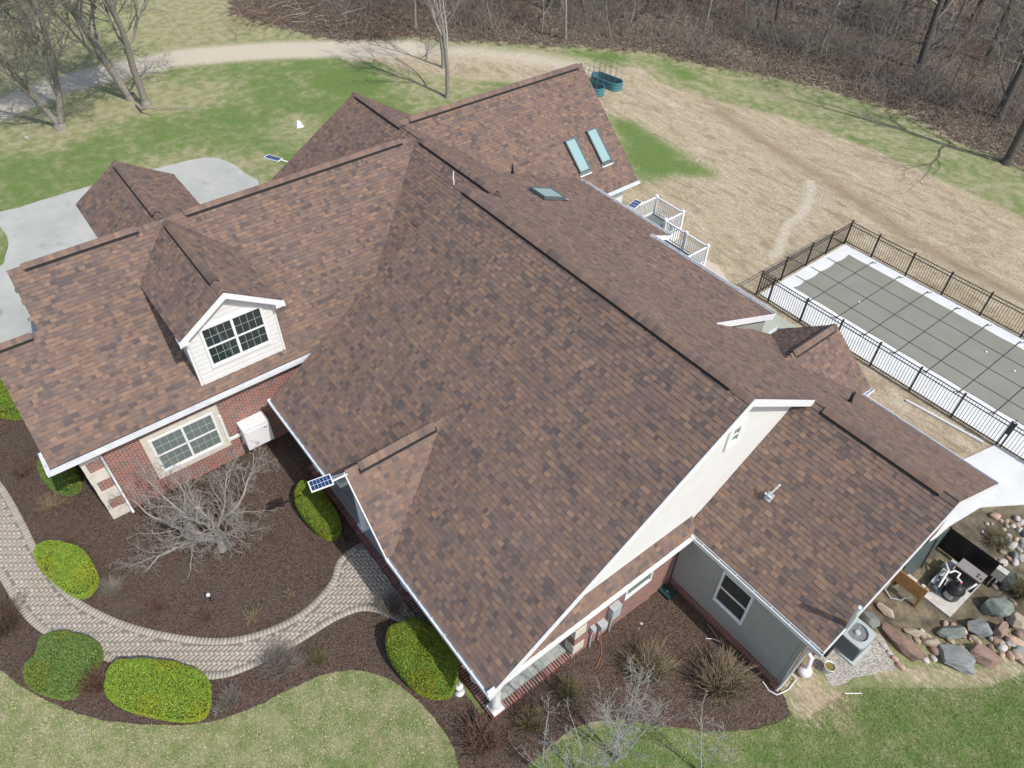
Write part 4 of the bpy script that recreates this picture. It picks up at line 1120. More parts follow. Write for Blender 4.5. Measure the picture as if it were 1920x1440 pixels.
big = [dict(segs=12, wander=.07, up=.05, sides=9, tip=.2), dict(n=16, **{'from': .14}, lr=.46, ang=.8, rr=.45, segs=8, wander=.14, up=.10, sides=6, trunk=0),
       dict(n=8, **{'from': .2}, lr=.5, ang=.7, rr=.55, segs=6, wander=.18, up=.08, sides=4), dict(n=7, **{'from': .15}, lr=.5, ang=.6, rr=.5, segs=4, wander=.2, up=.05, sides=3),
       dict(n=6, **{'from': .2}, lr=.55, ang=.6, rr=.6, segs=2, wander=.2, up=.0, sides=3), dict(rmin=.009)]
for k, (px, py, H, r, stems, lab) in enumerate([
    (115, 240, 13, .30, [((-.15, -.25, 1), 11, .19), ((.12, .22, 1), 13, .21)], 'bare maple with a forked grey trunk nearest the left edge of the lawn'),
    (247, 186, 14, .26, [((-.12, -.3, 1), 14, .25)], 'bare tree leaning left behind the straight trunk at the lawn edge'),
    (275, 197, 15, .24, [((.02, -.02, 1), 15, .23)], 'tall bare tree with a straight grey trunk and a broken limb at its foot'),
    (-70, 130, 13, .30, None, 'bare tree in the upper left corner beyond the dirt track'),
    (60, 60, 14, .28, None, 'bare tree behind the forked maple at the top left')]):
    x, y = G(px, py)
    make_tree('tree', 40 + k, H, r, big, MAT['bark'], MAT['bark'], lab, 'tree', None, (x, y, 0), stems=stems)
slim = [dict(segs=10, wander=.05, up=.04, sides=8, tip=.3), dict(n=10, **{'from': .26}, lr=.68, ang=.62, rr=.6, segs=8, wander=.09, up=.10, sides=5, trunk=0),
        dict(n=8, **{'from': .2}, lr=.42, ang=.5, rr=.5, segs=6, wander=.14, up=.06, sides=4), dict(n=6, **{'from': .1}, lr=.5, ang=.6, rr=.5, segs=3, wander=.2, up=.02, sides=3),
        dict(rmin=.009)]
x, y = G(840, 183); make_tree('tree', 61, 9.0, .15, slim, MAT['bark'], MAT['bark_pale'], 'slender bare tree with silvery twigs behind the roof ridge, nearer of two', 'tree', None, (x, y, 0))
x, y = G(832, 127); make_tree('tree', 62, 8.5, .13, slim, MAT['bark'], MAT['bark'], 'slender bare tree on the dirt track, farther of the two behind the ridge', 'tree', None, (x, y, 0))
x, y = G(-18, 655); make_tree('tree', 63, 2.9, .05, slim, MAT['bark'], MAT['bark'], 'small bare tree beside the driveway at the left edge', 'tree', None, (x, y, 0))

# ornamental tree in the front bed
orn = [dict(segs=4, wander=.05, up=0, sides=9, tip=.7), dict(n=10, **{'from': .40}, lr=2.75, ang=1.25, rr=.50, segs=10, wander=.17, up=.02, sides=7, trunk=1),
       dict(n=9, **{'from': .15}, lr=.42, ang=.75, rr=.42, segs=6, wander=.2, up=.05, sides=5), dict(n=8, **{'from': .1}, lr=.42, ang=.8, rr=.42, segs=4, wander=.22, up=.05, sides=4),
       dict(n=4, **{'from': .1}, lr=.5, ang=.8, rr=.6, segs=2, wander=.2, up=.02, sides=3), dict(rmin=.0038)]
x, y = G(418, 1030)
orn_t = empty('ornamental_tree', (x, y, 0), 'low wide spreading bare tree with silver grey branches in the front mulch bed', 'tree')
rgo = np.random.RandomState(12); out = (Tubes(), Tubes())
ospec = [dict(segs=10, wander=.15, up=.035, sides=7, tip=.2, trunk=1)] + [dict(q) for q in orn[2:]]
ospec[1]['n'] = 11; ospec[1]['lr'] = .40; ospec[2]['n'] = 9; ospec[2]['lr'] = .40; ospec[3]['n'] = 4
out[0].add([(0, 0, -.1), (0, 0, .1), (-.06, .03, .4), (-.14, .08, .8), (-.2, .12, 1.15)], [.17, .135, .115, .10, .085], 10)
lx, ly = G(225, 1052, .7); lim = [((lx - x), (ly - y), .55, 3.1, .065)]
lx, ly = G(185, 950, 1.2); lim.append(((lx - x), (ly - y), .9, 3.0, .06))
for k in range(9):
    az = k * .70 + rgo.uniform(-.2, .2); lim.append((math.cos(az) * 2.2, math.sin(az) * 2.2, rgo.uniform(.9, 2.6), rgo.uniform(2.1, 2.9), .055))
for k, (dx_, dy_, dz_, L_, r_) in enumerate(lim):
    z0 = .45 if k < 2 else rgo.uniform(.55, 1.1); f_ = z0 / 1.15
    grow(rgo, out, (-.2 * f_, .12 * f_, z0), (dx_, dy_, dz_), L_, r_, 0, ospec)
out[0].build('trunk', MAT['bark_pale'], orn_t); out[1].build('crown', MAT['bark_pale'], orn_t)
# silvery saplings at the lower edge
sap = [dict(segs=10, wander=.05, up=.05, sides=6, tip=.2), dict(n=13, **{'from': .2}, lr=.30, ang=.46, rr=.5, segs=6, wander=.12, up=.10, sides=4, trunk=0),
       dict(n=6, **{'from': .1}, lr=.32, ang=.65, rr=.6, segs=4, wander=.2, up=.03, sides=3), dict(n=2, **{'from': .1}, lr=.4, ang=.7, rr=.7, segs=2, wander=.2, up=.0, sides=3), dict(rmin=.0038)]
# tops are read from the photo; the foot lies straight below
def foot(px, py, h):
    return G(px, py, h)
for k, (px, py, h, n, lab) in enumerate([
    (1205, 1270, 5.2, 4, 'many stemmed silvery bare sapling clump rising over the right mulch bed'),
    (1382, 1330, 4.3, 1, 'slim pale bare sapling right of the silvery clump at the lower edge'),
    (1135, 1370, 3.8, 1, 'thin pale bare sapling just left of the silvery clump'),
    (1072, 1385, 3.6, 1, 'thin pale bare sapling second from left at the lower edge'),
    (1118, 1372, 3.4, 1, 'thin pale bare sapling between two others at the lower edge'),
    (1022, 1372, 3.6, 1, 'leftmost thin pale bare sapling at the lower edge below the porch corner')]):
    x, y = foot(px, py, h); rg = random.Random(k)
    if n > 1: stems = [((rg.uniform(-.22, .22), rg.uniform(-.22, .22), 1), h * rg.uniform(.75, 1), .026) for _ in range(5)]
    else: stems = [((0, 0, 1), h, .024), ((.12, .1, 1), h * .7, .014)]
    make_tree('sapling', 80 + k, h, .04, sap if n > 1 else sap[:1] + [dict(sap[1], n=7)] + sap[2:], MAT['bark_silver'], MAT['bark_silver'], lab, 'sapling', None, (x, y, 0), stems=stems)

# ---- clipped hedges
def hedge(px_outline, h, seed, lab, tone=0, n=11000, rnd=0.42):
    n = int(n * 1.7)
    rng = np.random.RandomState(seed)
    P = np.array(smooth_poly([G(px, py, h * 0.62) for px, py in px_outline], 6))
    c0 = P.mean(0); P = P - c0
    lo, hi = P.min(0), P.max(0)
    def surf(x, y):
        d = sdist(x, y, P); u = np.clip(d / rnd, 0, 1)
        lump = 0.065 * np.sin(x * 6 + seed) * np.sin(y * 5.3 + 2 * seed) + 0.02 * np.sin(x * 13) * np.sin(y * 11 + 1)
        return d, h * (0.42 + 0.58 * np.sqrt(1 - (1 - u) ** 2)) + lump
    # inner body
    A = Tubes(); m = 40
    ring = []; 
    L = np.array([P[int(i * len(P) / m) % len(P)] for i in range(m)])
    prof = [(1.0, 0.0, 0), (1.0, .35, 0), (.97, .62, 0), (.88, .82, 0), (.7, .90, 0), (.35, .92, 0), (.02, .92, 0)]
    V = []; Fq = []
    for a, z, _ in prof:
        for q in L: V.append((q[0] * a * .90, q[1] * a * .90, z * h * .93))
    for i in range(len(prof) - 1):
        for k in range(m): Fq.append((i * m + k, i * m + (k + 1) % m, (i + 1) * m + (k + 1) % m, (i + 1) * m + k))
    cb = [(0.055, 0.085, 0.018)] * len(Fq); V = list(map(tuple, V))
    x = rng.uniform(lo[0], hi[0], n * 3); y = rng.uniform(lo[1], hi[1], n * 3); d, z = surf(x, y); ok = d > 0
    x, y, z, d = x[ok][:n], y[ok][:n], z[ok][:n], d[ok][:n]
    # sides
    k = n // 2; idx = rng.randint(0, len(P), k); u = rng.rand(k); q = P[idx] * (1 - u[:, None]) + P[(idx + 1) % len(P)] * u[:, None]
    zz = h * rng.uniform(0.03, 0.5, k); q = q * (1 - 0.03 * rng.rand(k, 1)) * (0.93 + 0.07 * (zz / h * 2).clip(0, 1))[:, None]
    X_ = np.concatenate([x, q[:, 0]]); Y_ = np.concatenate([y, q[:, 1]]); Z_ = np.concatenate([z, zz]); m_ = len(X_)
    Z_ += rng.uniform(-.06, .035, m_)
    s = rng.uniform(.013, .026, m_)
    a = rng.randn(m_, 3); a /= np.linalg.norm(a, axis=1)[:, None]; b = np.cross(a, rng.randn(m_, 3)); b /= np.linalg.norm(b, axis=1)[:, None]
    a[:, 2] *= .5; C = np.stack([X_, Y_, Z_], 1)
    Q = np.stack([C - a * s[:, None], C + b * s[:, None] * .6, C + a * s[:, None], C - b * s[:, None] * .6], 1).reshape(-1, 3)
    base = len(V); V = np.concatenate([np.array(V), Q]); f2 = base + np.arange(4 * m_).reshape(-1, 4)
    pal = np.array([[(0.20, 0.33, 0.030), (0.28, 0.39, 0.045), (0.12, 0.21, 0.02), (0.34, 0.41, 0.08)],
                    [(0.12, 0.21, 0.045), (0.17, 0.26, 0.06), (0.085, 0.15, 0.03), (0.22, 0.29, 0.09)],
                    [(0.15, 0.25, 0.025), (0.24, 0.32, 0.04), (0.09, 0.15, 0.015), (0.33, 0.36, 0.06)]][tone])
    cl = pal[rng.choice(4, m_, p=[.4, .28, .2, .12])] * rng.uniform(.75, 1.2, (m_, 1))
    pt = (np.sin(X_ * 3.1 + seed) * np.sin(Y_ * 2.7) > .35)[:, None]; cl = np.where(pt, cl * np.array([[1.15, .95, .8]]), cl)
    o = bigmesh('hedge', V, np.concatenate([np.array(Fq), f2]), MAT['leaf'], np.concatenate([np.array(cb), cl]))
    o.location = (c0[0], c0[1], 0)
    return tag(o, lab, 'hedge')
MAT['leaf'] = attrmat('hedge_leaf', 0.7, 4, 0.12, 0.3)
hedge([(560, 910), (575, 903), (600, 912), (630, 955), (638, 985), (620, 1000), (590, 988), (560, 955), (550, 930)], 0.95, 1, 'clipped green hedge close to the porch edge below a small solar panel', 2)
hedge([(728, 1180), (762, 1160), (790, 1160), (840, 1200), (858, 1250), (850, 1290), (820, 1300), (775, 1285), (735, 1240), (722, 1210)], 1.1, 2, 'large dark green clipped hedge at the porch corner beside the white ornament', 2, 15000)
hedge([(200, 1262), (230, 1236), (300, 1235), (360, 1250), (388, 1270), (392, 1310), (375, 1340), (320, 1345), (230, 1325), (197, 1300)], 0.85, 3, 'bright lime green clipped hedge with an oval top on the outer side of the walk', 0, 16000)
hedge([(75, 1195), (110, 1182), (160, 1190), (188, 1215), (165, 1260), (130, 1300), (90, 1302), (50, 1285), (43, 1250), (65, 1225)], 0.8, 4, 'matt green clipped hedge at the lower left with a squarish top', 1, 14000)
hedge([(62, 1030), (85, 1015), (120, 1016), (155, 1030), (180, 1075), (165, 1105), (140, 1113), (105, 1095), (70, 1060)], 0.75, 5, 'lime green clipped hedge on the inner side of the walk', 0, 11000)
hedge([(70, 868), (95, 850), (130, 862), (146, 890), (140, 912), (110, 918), (80, 900)], 0.75, 6, 'round green clipped hedge under the left corner of the eaves', 1, 8000)
hedge([(-30, 690), (5, 690), (35, 725), (45, 760), (20, 772), (-20, 765), (-50, 730)], 0.9, 7, 'green clipped hedge half cut off by the left edge of the picture', 0, 9000)

# ---- dormant shrubs
def shrub_mesh(seed, n, h, spread, r, bark, twigs=3, droop=0.0, wander=.12):
    rng = np.random.RandomState(seed); T = Tubes()
    for k in range(n):
        a = rng.rand() * 2 * np.pi; b = rng.rand() ** .6 * .10 * spread / .6
        p = np.array([math.cos(a) * b, math.sin(a) * b, 0.0]); tilt = rng.rand() ** .7 * spread / h
        a2 = a + rng.randn() * .5
        d = np.array([math.cos(a2) * tilt, math.sin(a2) * tilt, 1.0]); d /= np.linalg.norm(d); L = math.hypot(h, spread * .5) * rng.uniform(.55, 1.05)
        pts = [p]; 
        for i in range(4):
            d = d + rng.randn(3) * wander + np.array([0, 0, -droop]); d /= np.linalg.norm(d); pts.append(pts[-1] + d * L / 4)
        T.add(pts, [r, r * .8, r * .65, r * .5, r * .3], 3)
        for j in range(twigs):
            i = rng.randint(1, 4); q = pts[i]; e = (pts[i + 1] - pts[i]); e /= np.linalg.norm(e); e = e + rng.randn(3) * .45; e /= np.linalg.norm(e)
            l = L * rng.uniform(.18, .4); T.add([q, q + e * l * .5, q + e * l + rng.randn(3) * .02], [r * .55, r * .45, r * .25], 3)
    return T
MAT['twig_red'] = simple('reddish_twig', (0.20, 0.12, 0.085), 0.95, 0.3, 25)
MAT['twig_olive'] = simple('olive_twig', (0.19, 0.17, 0.085), 0.95, 0.3, 25)
MAT['twig_grey'] = simple('grey_brown_twig', (0.255, 0.225, 0.19), 0.95, 0.3, 25)
KIND = dict(brown=shrub_mesh(1, 170, .7, .65, .0085, 0), tan=shrub_mesh(2, 190, 1.0, .95, .012, 0, 4), pale=shrub_mesh(3, 22, .35, .45, .014, 0, 4, wander=.35), fine=shrub_mesh(4, 260, .8, .55, .0065, 0, 4), arch=shrub_mesh(5, 140, .45, .7, .008, 0, 2, .10))
PROTO = {}
def shrub(kind, mat, px, py, sx, sz, lab, rz):
    key = (kind, mat)
    x, y = G(px, py)
    if key not in PROTO:
        o = KIND[kind].build('dormant_shrub', MAT[mat]); PROTO[key] = o
    else:
        o = PROTO[key].copy(); COL.objects.link(o)
    o.location = (x, y, 0); o.scale = (sx, sx, sz); o.rotation_euler = (0, 0, rz)
    tag(o, lab, 'shrub', 'leafless shrubs in the mulch beds')
for i, a in enumerate([
    ('arch', 'twig_tan', 100, 950, 1.0, 1.0, 'leafless brown shrub left of the brick corner in the front bed'),
    ('fine', 'twig_grey', 214, 1112, .8, .7, 'leafless twiggy shrub beside the inner lime hedge'),
    ('brown', 'twig_red', 297, 1142, .62, .6, 'leafless reddish shrub in the bed, first right of the twiggy one'),
    ('brown', 'twig_red', 388, 1160, .5, .5, 'small leafless reddish shrub next to the globe garden light'),
    ('pale', 'twig_tan', 476, 1155, 1.1, 1.0, 'sprawling pale bare shrub with twisted stems near the walk'),
    ('pale', 'twig_tan', 542, 1112, .8, 1.0, 'small pale bare shrub with twisted stems near the bend of the walk'),
    ('fine', 'twig', 12, 1180, 1.5, 1.2, 'dark leafless shrub at the left edge outside the walk'),
    ('brown', 'twig_red', 186, 1290, 1.05, 1.1, 'leafless russet shrub squeezed between two clipped hedges'),
    ('brown', 'twig_grey', 432, 1318, .75, .8, 'leafless shrub right of the oval lime hedge'),
    ('pale', 'bark_pale', 410, 1328, .7, .8, 'small silvery bare shrub in front of the leafless one by the oval hedge'),
    ('fine', 'twig_grey', 530, 1252, 1.25, 1.0, 'big leafless grey shrub overhanging the outer edge of the walk'),
    ('brown', 'twig_olive', 597, 1240, .7, .7, 'leafless olive shrub right of the big grey one'),
    ('fine', 'twig_grey', 735, 1145, 1.0, .9, 'leafless shrub between the end of the walk and the porch hedge'),
    ('brown', 'twig_red', 905, 1395, 1.35, 1.2, 'wide leafless brown shrub below the porch corner'),
    ('brown', 'twig_olive', 995, 1362, .95, .9, 'leafless olive shrub right of the wide brown one'),
    ('brown', 'twig_olive', 1065, 1300, .9, .8, 'leafless olive shrub below the brick edging of the porch'),
    ('tan', 'twig_tan', 1215, 1262, 1.0, .95, 'tall leafless tan shrub under the meter boxes'),
    ('tan', 'twig_tan', 1352, 1290, 1.2, 1.05, 'widest leafless tan shrub beneath the grey siding wall'),
    ('brown', 'twig', 652, 1012, .5, .5, 'small leafless shrub at the foot of the porch by the hedge'),
    ('arch', 'twig', 45, 888, .8, .6, 'small leafless shrub left of the round hedge'),
    ('arch', 'twig_red', 520, 1010, .5, .4, 'low sparse shrub right of the ornamental tree trunk'),
    ('arch', 'twig_red', 135, 1010, .45, .4, 'low sparse shrub above the inner lime hedge'),
    ('brown', 'twig_olive', 1868, 1018, 1.0, .6, 'dry tufted shrub among the cobbles at the right'),
    ('fine', 'twig_olive', 1912, 1115, 1.2, .9, 'dry shrub behind the boulders at the right edge')]):
    shrub(*a, rz=i * 1.3)

# ---- the woods
wood = [dict(segs=12, wander=.05, up=.05, sides=7, tip=.15), dict(n=12, **{'from': .12}, lr=.34, ang=.8, rr=.40, segs=7, wander=.16, up=.08, sides=4, trunk=0),
        dict(n=7, **{'from': .15}, lr=.5, ang=.7, rr=.5, segs=5, wander=.2, up=.05, sides=3), dict(n=4, **{'from': .1}, lr=.5, ang=.7, rr=.55, segs=3, wander=.22, up=.03, sides=3), dict(rmin=.012)]
under = [dict(segs=8, wander=.10, up=.04, sides=5, tip=.2), dict(n=12, **{'from': .15}, lr=.38, ang=.8, rr=.5, segs=5, wander=.2, up=.06, sides=3, trunk=0),
         dict(n=6, **{'from': .1}, lr=.45, ang=.7, rr=.6, segs=3, wander=.25, up=.02, sides=3), dict(rmin=.010)]
GW = 'bare trees of the woods behind the yard'
LW = 'bare grey brown tree standing among the woods behind the yard'
prot = [make_tree('woodland_tree', 200 + k, H, r, wood, MAT[b1], MAT[b2], LW, 'tree', GW) for k, (H, r, b1, b2) in enumerate([(14, .18, 'bark_dark', 'twig_grey'), (12, .13, 'bark', 'bark'), (15, .23, 'bark_dark', 'twig_grey'), (11, .10, 'bark', 'bark')])]
GU = 'thin leafless saplings of the woods edge'
LU = 'thin leafless sapling in the undergrowth of the woods'
protu = [make_tree('woodland_sapling', 300 + k, H, r, under, MAT[b1], MAT[b1], LU, 'sapling', GU) for k, (H, r, b1) in enumerate([(4.0, .045, 'twig_grey'), (5.5, .06, 'bark'), (3.2, .04, 'bark_pale'), (3.6, .04, 'twig_red')])]
rng = np.random.RandomState(77)
edge = np.array(ZONES['litter'][0])
def scatter(n, mind, region, sd_lo, sd_hi=1e9):
    got = []
    for _ in range(40000):
        if len(got) >= n: break
        x, y = rng.uniform(*region[:2]), rng.uniform(*region[2:])
        s = sdist(np.array([x]), np.array([y]), edge)[0]
        if s < sd_lo or s > sd_hi: continue
        if got and min((x - a) ** 2 + (y - b) ** 2 for a, b in got) < mind * mind: continue
        got.append((x, y))
    return got
used = set()
def place(pr, x, y, rz, sc):
    if pr.name not in used: e = pr; used.add(pr.name)
    else: e = copy_tree(pr)
    e.location = (x, y, 0); e.rotation_euler = (0, 0, rz); e.scale = (sc, sc, sc * rng.uniform(.9, 1.15))
# large trunks the photo shows
for px, py, k, sc in ((1722, 128, 2, 1.1), (1742, 65, 0, 1.0), (1870, 225, 2, 1.1), (1600, 40, 2, 1.0), (1535, 105, 1, .9), (1420, 60, 1, 1.0), (1060, 75, 1, .9), (1195, 40, 0, .9), (1320, 60, 3, 1.0), (1785, 60, 1, 1.0)):
    x, y = G(px, py); place(prot[k], x, y, rng.rand() * 6, sc)
big_lean = G(1887, 307)
place(prot[2], big_lean[0], big_lean[1], 0.4, 1.15)
for x, y in scatter(72, 2.6, (-95, 5, 28, 95), 1.5, 26): place(prot[rng.randint(4)], x, y, rng.rand() * 6, rng.uniform(.75, 1.15))
for x, y in scatter(150, 1.2, (-90, 0, 28, 85), 0.8, 16): place(protu[rng.choice(4, p=[.35, .3, .15, .2])], x, y, rng.rand() * 6, rng.uniform(.7, 1.3))
# tangled brush under the trees
T = Tubes()
def brushpts(n, region, lo, hi, hmax, seed, dens=None):
    rg = np.random.RandomState(seed); x = rg.uniform(region[0], region[1], n); y = rg.uniform(region[2], region[3], n)
    s = sdist(x, y, edge); ok = (s > lo) & (s < hi)
    cl = np.sin(x * .55 + 2 * np.sin(y * .31)) + np.sin(y * .73 + 1.7) ; ok &= (rg.rand(n) < np.clip(.45 + .4 * cl, .12, 1))
    x, y = x[ok], y[ok]
    for a, b in zip(x, y):
        L = rg.uniform(.4, 1) * hmax; az = rg.rand() * 6.28; tilt = rg.uniform(.1, 1.1)
        d = np.array([math.cos(az) * tilt, math.sin(az) * tilt, 1]); d /= np.linalg.norm(d); p = np.array([a, b, 0.0]); pts = [p]
        for i in range(3):
            d = d + rg.randn(3) * .22 + [0, 0, -.18]; d /= np.linalg.norm(d); pts.append(pts[-1] + d * L / 3)
        T.add(pts, [.013, .011, .009, .006], 3)
brushpts(75000, (-90, -5, 26, 75), 0.5, 9, 2.8, 1); brushpts(50000, (-90, -5, 26, 90), 5, 30, 3.2, 2)
br = T.build('brush', MAT['twig_grey'])
tag(br, 'tangled leafless brush and brambles covering the floor of the woods', 'brush', kind='stuff')
T = Tubes()
rg = np.random.RandomState(5)
for k in range(2600):      # reddish brambles at the head of the yard
    px = rg.uniform(440, 1000); py = rg.uniform(-60, 62 + 12 * math.sin(px * .02)); a, b = G(px, py)
    az = rg.rand() * 6.28; d = np.array([math.cos(az), math.sin(az), rg.uniform(.1, 1.2)]); d /= np.linalg.norm(d); L = rg.uniform(.5, 1.9); pts = [np.array([a, b, 0.0])]
    for i in range(3): d = d + rg.randn(3) * .2 + [0, 0, -.12]; d /= np.linalg.norm(d); pts.append(pts[-1] + d * L / 3)
    T.add(pts, [.014, .012, .010, .006], 3)
tag(T.build('brush', MAT['twig_red']), 'reddish brown brambles and dead stems along the head of the yard', 'brush', kind='stuff')
T = Tubes()
for k in range(46):
    px = rg.uniform(500, 720); py = rg.uniform(-10, 52); a, b = G(px, py); az = rg.rand() * 6.28; L = rg.uniform(.8, 2.6); z = rg.uniform(.1, .9)
    p = np.array([a, b, z]); d = np.array([math.cos(az), math.sin(az), rg.uniform(-.25, .35)])
    T.add([p, p + d * L * .5 + rg.randn(3) * .08, p + d * L], [.03, .024, .012], 4)
tag(T.build('brush_pile', MAT['bark_pale']), 'pile of pale cut branches lying in the brambles at the top', 'brush pile', kind='stuff')
# fallen leaves
n = 30000; rg = np.random.RandomState(8); x = rg.uniform(-85, -8, n * 2); y = rg.uniform(24, 72, n * 2); s = sdist(x, y, edge); pr = np.clip(.9 - np.abs(s - 1.2) / 9, .15, 1) * (s > -1.1)
ok = rg.rand(n * 2) < pr; x, y = x[ok][:n], y[ok][:n]; m = len(x); a = rg.uniform(0, 6.28, m); sz = rg.uniform(.04, .085, m); z = rg.uniform(.02, .10, m) + .1
dx, dy = np.cos(a) * sz, np.sin(a) * sz; tz = rg.uniform(-.03, .03, (m, 2))
Q = np.stack([np.stack([x - dx, y - dy, z - tz[:, 0]], 1), np.stack([x + dy * .6, y - dx * .6, z + tz[:, 1]], 1), np.stack([x + dx, y + dy, z + tz[:, 0]], 1), np.stack([x - dy * .6, y + dx * .6, z - tz[:, 1]], 1)], 1).reshape(-1, 3)
pal = np.array([(0.25, 0.16, 0.11), (0.33, 0.25, 0.18), (0.18, 0.12, 0.085), (0.40, 0.33, 0.25)])
lf = bigmesh('fallen_leaves', Q, np.arange(4 * m).reshape(-1, 4), attrmat('dry_leaf', 0.9, 3, 0.1), pal[rg.choice(4, m, p=[.35, .3, .25, .1])] * rg.uniform(.6, 1.1, (m, 1)))
tag(lf, 'russet fallen leaves along the edge of the woods', 'leaves', kind='stuff')
# ================================================================ POOL
pc = empty('pool_cover', (-5, 29.2, 0.06), 'large grey green mesh safety cover stretched over the swimming pool with black straps', 'pool cover')
def child(mb, name, mat, par):
    o = mb.build(name, mat); o.parent = par; o.matrix_parent_inverse = Matrix.Translation(-Vector(par.location)); return o
mb = MB(); sx = [-13.35] + [-12.28 + 1.43 * k for k in range(26)]; sy = [27.15, 27.95, 29.1, 30.35, 31.4]
out = []
for k in range(1, len(sx)):      # scalloped far and near edges
    pass
def scal(a, b, n=6, amp=0.10, inward=(0, 1)):
    a = np.array(a); b = np.array(b); return [tuple(a + (b - a) * i / n + np.array(inward) * amp * math.sin(math.pi * i / n)) for i in range(n)]
ring = []
xs_ = [-13.35] + [-12.28 + 1.43 * k for k in range(0, 20)]
for a, b in zip(xs_[:-1], xs_[1:]): ring += scal((a, 27.12), (b, 27.12), 6, .03, (0, 1))
ring += [(xs_[-1], 27.12), (xs_[-1], 31.42)]
for a, b in zip(xs_[::-1][:-1], xs_[::-1][1:]): ring += scal((a, 31.42), (b, 31.42), 6, .03, (0, -1))
ys_ = [31.42, 30.35, 29.1, 27.95, 27.12]
for a, b in zip(ys_[:-1], ys_[1:]): ring += scal((-13.35, a), (-13.35, b), 6, .07, (1, 0))
mb.prism(ring[::-1], 0.055, 0.075)
t = NT('pool_cover_mesh'); p = t.pos()
t.col(t.ramp(t.noise(p, 0.7, 5, .6), [(0.3, (0.215, 0.215, 0.175)), (0.7, (0.255, 0.255, 0.215))])); t.rough(0.75)
child(mb, 'cover', t.m, pc)
mb = MB()
def strap(p, q, w=.017, z=.082):
    p = np.array(p); q = np.array(q); d = q - p; d = d / np.linalg.norm(d); n = np.array([-d[1], d[0]]) * w
    mb.face([(*(p - n), z), (*(q - n), z), (*(q + n), z), (*(p + n), z)][::1])
for x in xs_[1:]:
    strap((x, 26.72), (x, 31.85)); strap((x - .02, 31.62), (x + .14, 31.90), .018, .084); strap((x, 26.95), (x - .14, 26.66), .018, .084)
for y in ys_[1:4]: strap((-13.85, y), (xs_[-1], y), z=.0835)
child(mb, 'strap', simple('black_webbing', (0.02, 0.022, 0.022), 0.8, 0.1), pc)
mb = MB()
for x, y in ((-10.9, 28.6), (-5.7, 30.0), (-4.4, 29.8)):
    mb.lathe([(.05, .078), (.06, .09), (.03, .11)], x, y, 8)
tag(mb.build('pool_debris', MAT['pvc']), 'small white scraps lying on the pool cover', 'litter', kind='stuff')

fence = empty('pool_fence', (-14.1, 25.4, 0), 'black metal picket fence enclosing the covered swimming pool', 'fence')
HF = 1.22
def fpost(x, y):
    mb = MB(); mb.box(x - .03, x + .03, y - .03, y + .03, 0, HF + .06); mb.box(x - .038, x + .038, y - .038, y + .038, HF + .06, HF + .085); child(mb, 'fence_post', MAT['black_metal'], fence)
def fpanel(a, b, name='fence_panel', par=None, h=HF):
    a = np.array(a, float); b = np.array(b, float); d = b - a; L = np.linalg.norm(d); d /= L; n = np.array([-d[1], d[0]]); mb = MB()
    P = lambda s, z: (a[0] + d[0] * s, a[1] + d[1] * s, z)
    D = lambda s: (d[0] * s, d[1] * s, 0); N = lambda s: (n[0] * s, n[1] * s, 0)
    for z in (0.10, h - .20, h - .03):
        o = np.array(P(0.03, z)) - np.array(N(.0145)); mb.obox(o, D(L - .06), N(.029), (0, 0, .029))
    k = int((L - .06) / .112)
    for i in range(k):
        s = .03 + (i + .7) * (L - .06) / k
        o = np.array(P(s, .04)) - np.array(N(.008)); mb.obox(o, D(.016), N(.016), (0, 0, h - .04))
    child(mb, name, MAT['black_metal'], par or fence)
def frun(pts):
    for i, p in enumerate(pts):
        fpost(*p)
        if i: fpanel(pts[i - 1], p)
frun([(-14.1, 32.2), (-14.1, 30.63), (-14.1, 29.07), (-14.1, 27.16), (-14.1, 25.4), (-13.44, 25.4), (-11.7, 25.4), (-9.96, 25.4), (-8.2, 25.4), (-6.42, 25.4), (-4.64, 25.4), (-2.86, 25.4)])
frun([(-12.61 + 1.83 * k, 32.2) for k in range(13)]); fpanel((-14.1, 32.2), (-12.61, 32.2))
frun([(-2.72, 25.4), (-1.0, 25.4), (0.8, 25.4), (2.6, 25.4), (4.4, 25.4)])
mb = MB(); mb.box(-2.83, -2.75, 25.37, 25.43, .7, 1.25); mb.box(-2.8, -2.77, 25.30, 25.5, 1.36, 1.40); child(mb, 'gate_latch', MAT['black_metal'], fence)

# ================================================================ DECK
deck = empty('deck', (-18, 23, 0), 'small raised rear deck with white railing and grey boards behind the house', 'deck')
ZT = 1.62; ZF = ZT - 1.0
def P2(px, py, z=ZT): return G(px, py, z)
A_ = P2(1232, 367); B_ = P2(1282, 396); C_ = P2(1250, 415); D_ = P2(1330, 459)
xa, ya = A_; xb, yb = B_[0], ya; xc, yc = B_[0], C_[1]; xd = D_[0]; yd = (C_[1] + D_[1]) / 2; yc = yd
mb = MB()
def boards(x0, x1, y0, y1):
    y = y0
    while y < y1 - .02:
        mb.box(x0, x1, y, min(y + .135, y1), ZF - .03, ZF); y += .142
boards(xa, xb, 21.6, ya); boards(xb + .001, xd, 20.2, yc)
child(mb, 'deck_board', simple('grey_composite', (0.16, 0.20, 0.19), .6, .15, 4), deck)
mb = MB(); mb.box(xa, xb, ya, ya + .04, 0.05, ZF - .01); mb.box(xb, xb + .04, yc, ya, 0.05, ZF - .01); mb.box(xb, xd, yc, yc + .04, 0.05, ZF - .01); mb.box(xd, xd + .04, 20.2, yc, 0.05, ZF - .01); mb.box(xa - .04, xa, 21.6, ya, 0.05, ZF - .01)
child(mb, 'deck_skirt', MAT['white_rail'], deck)
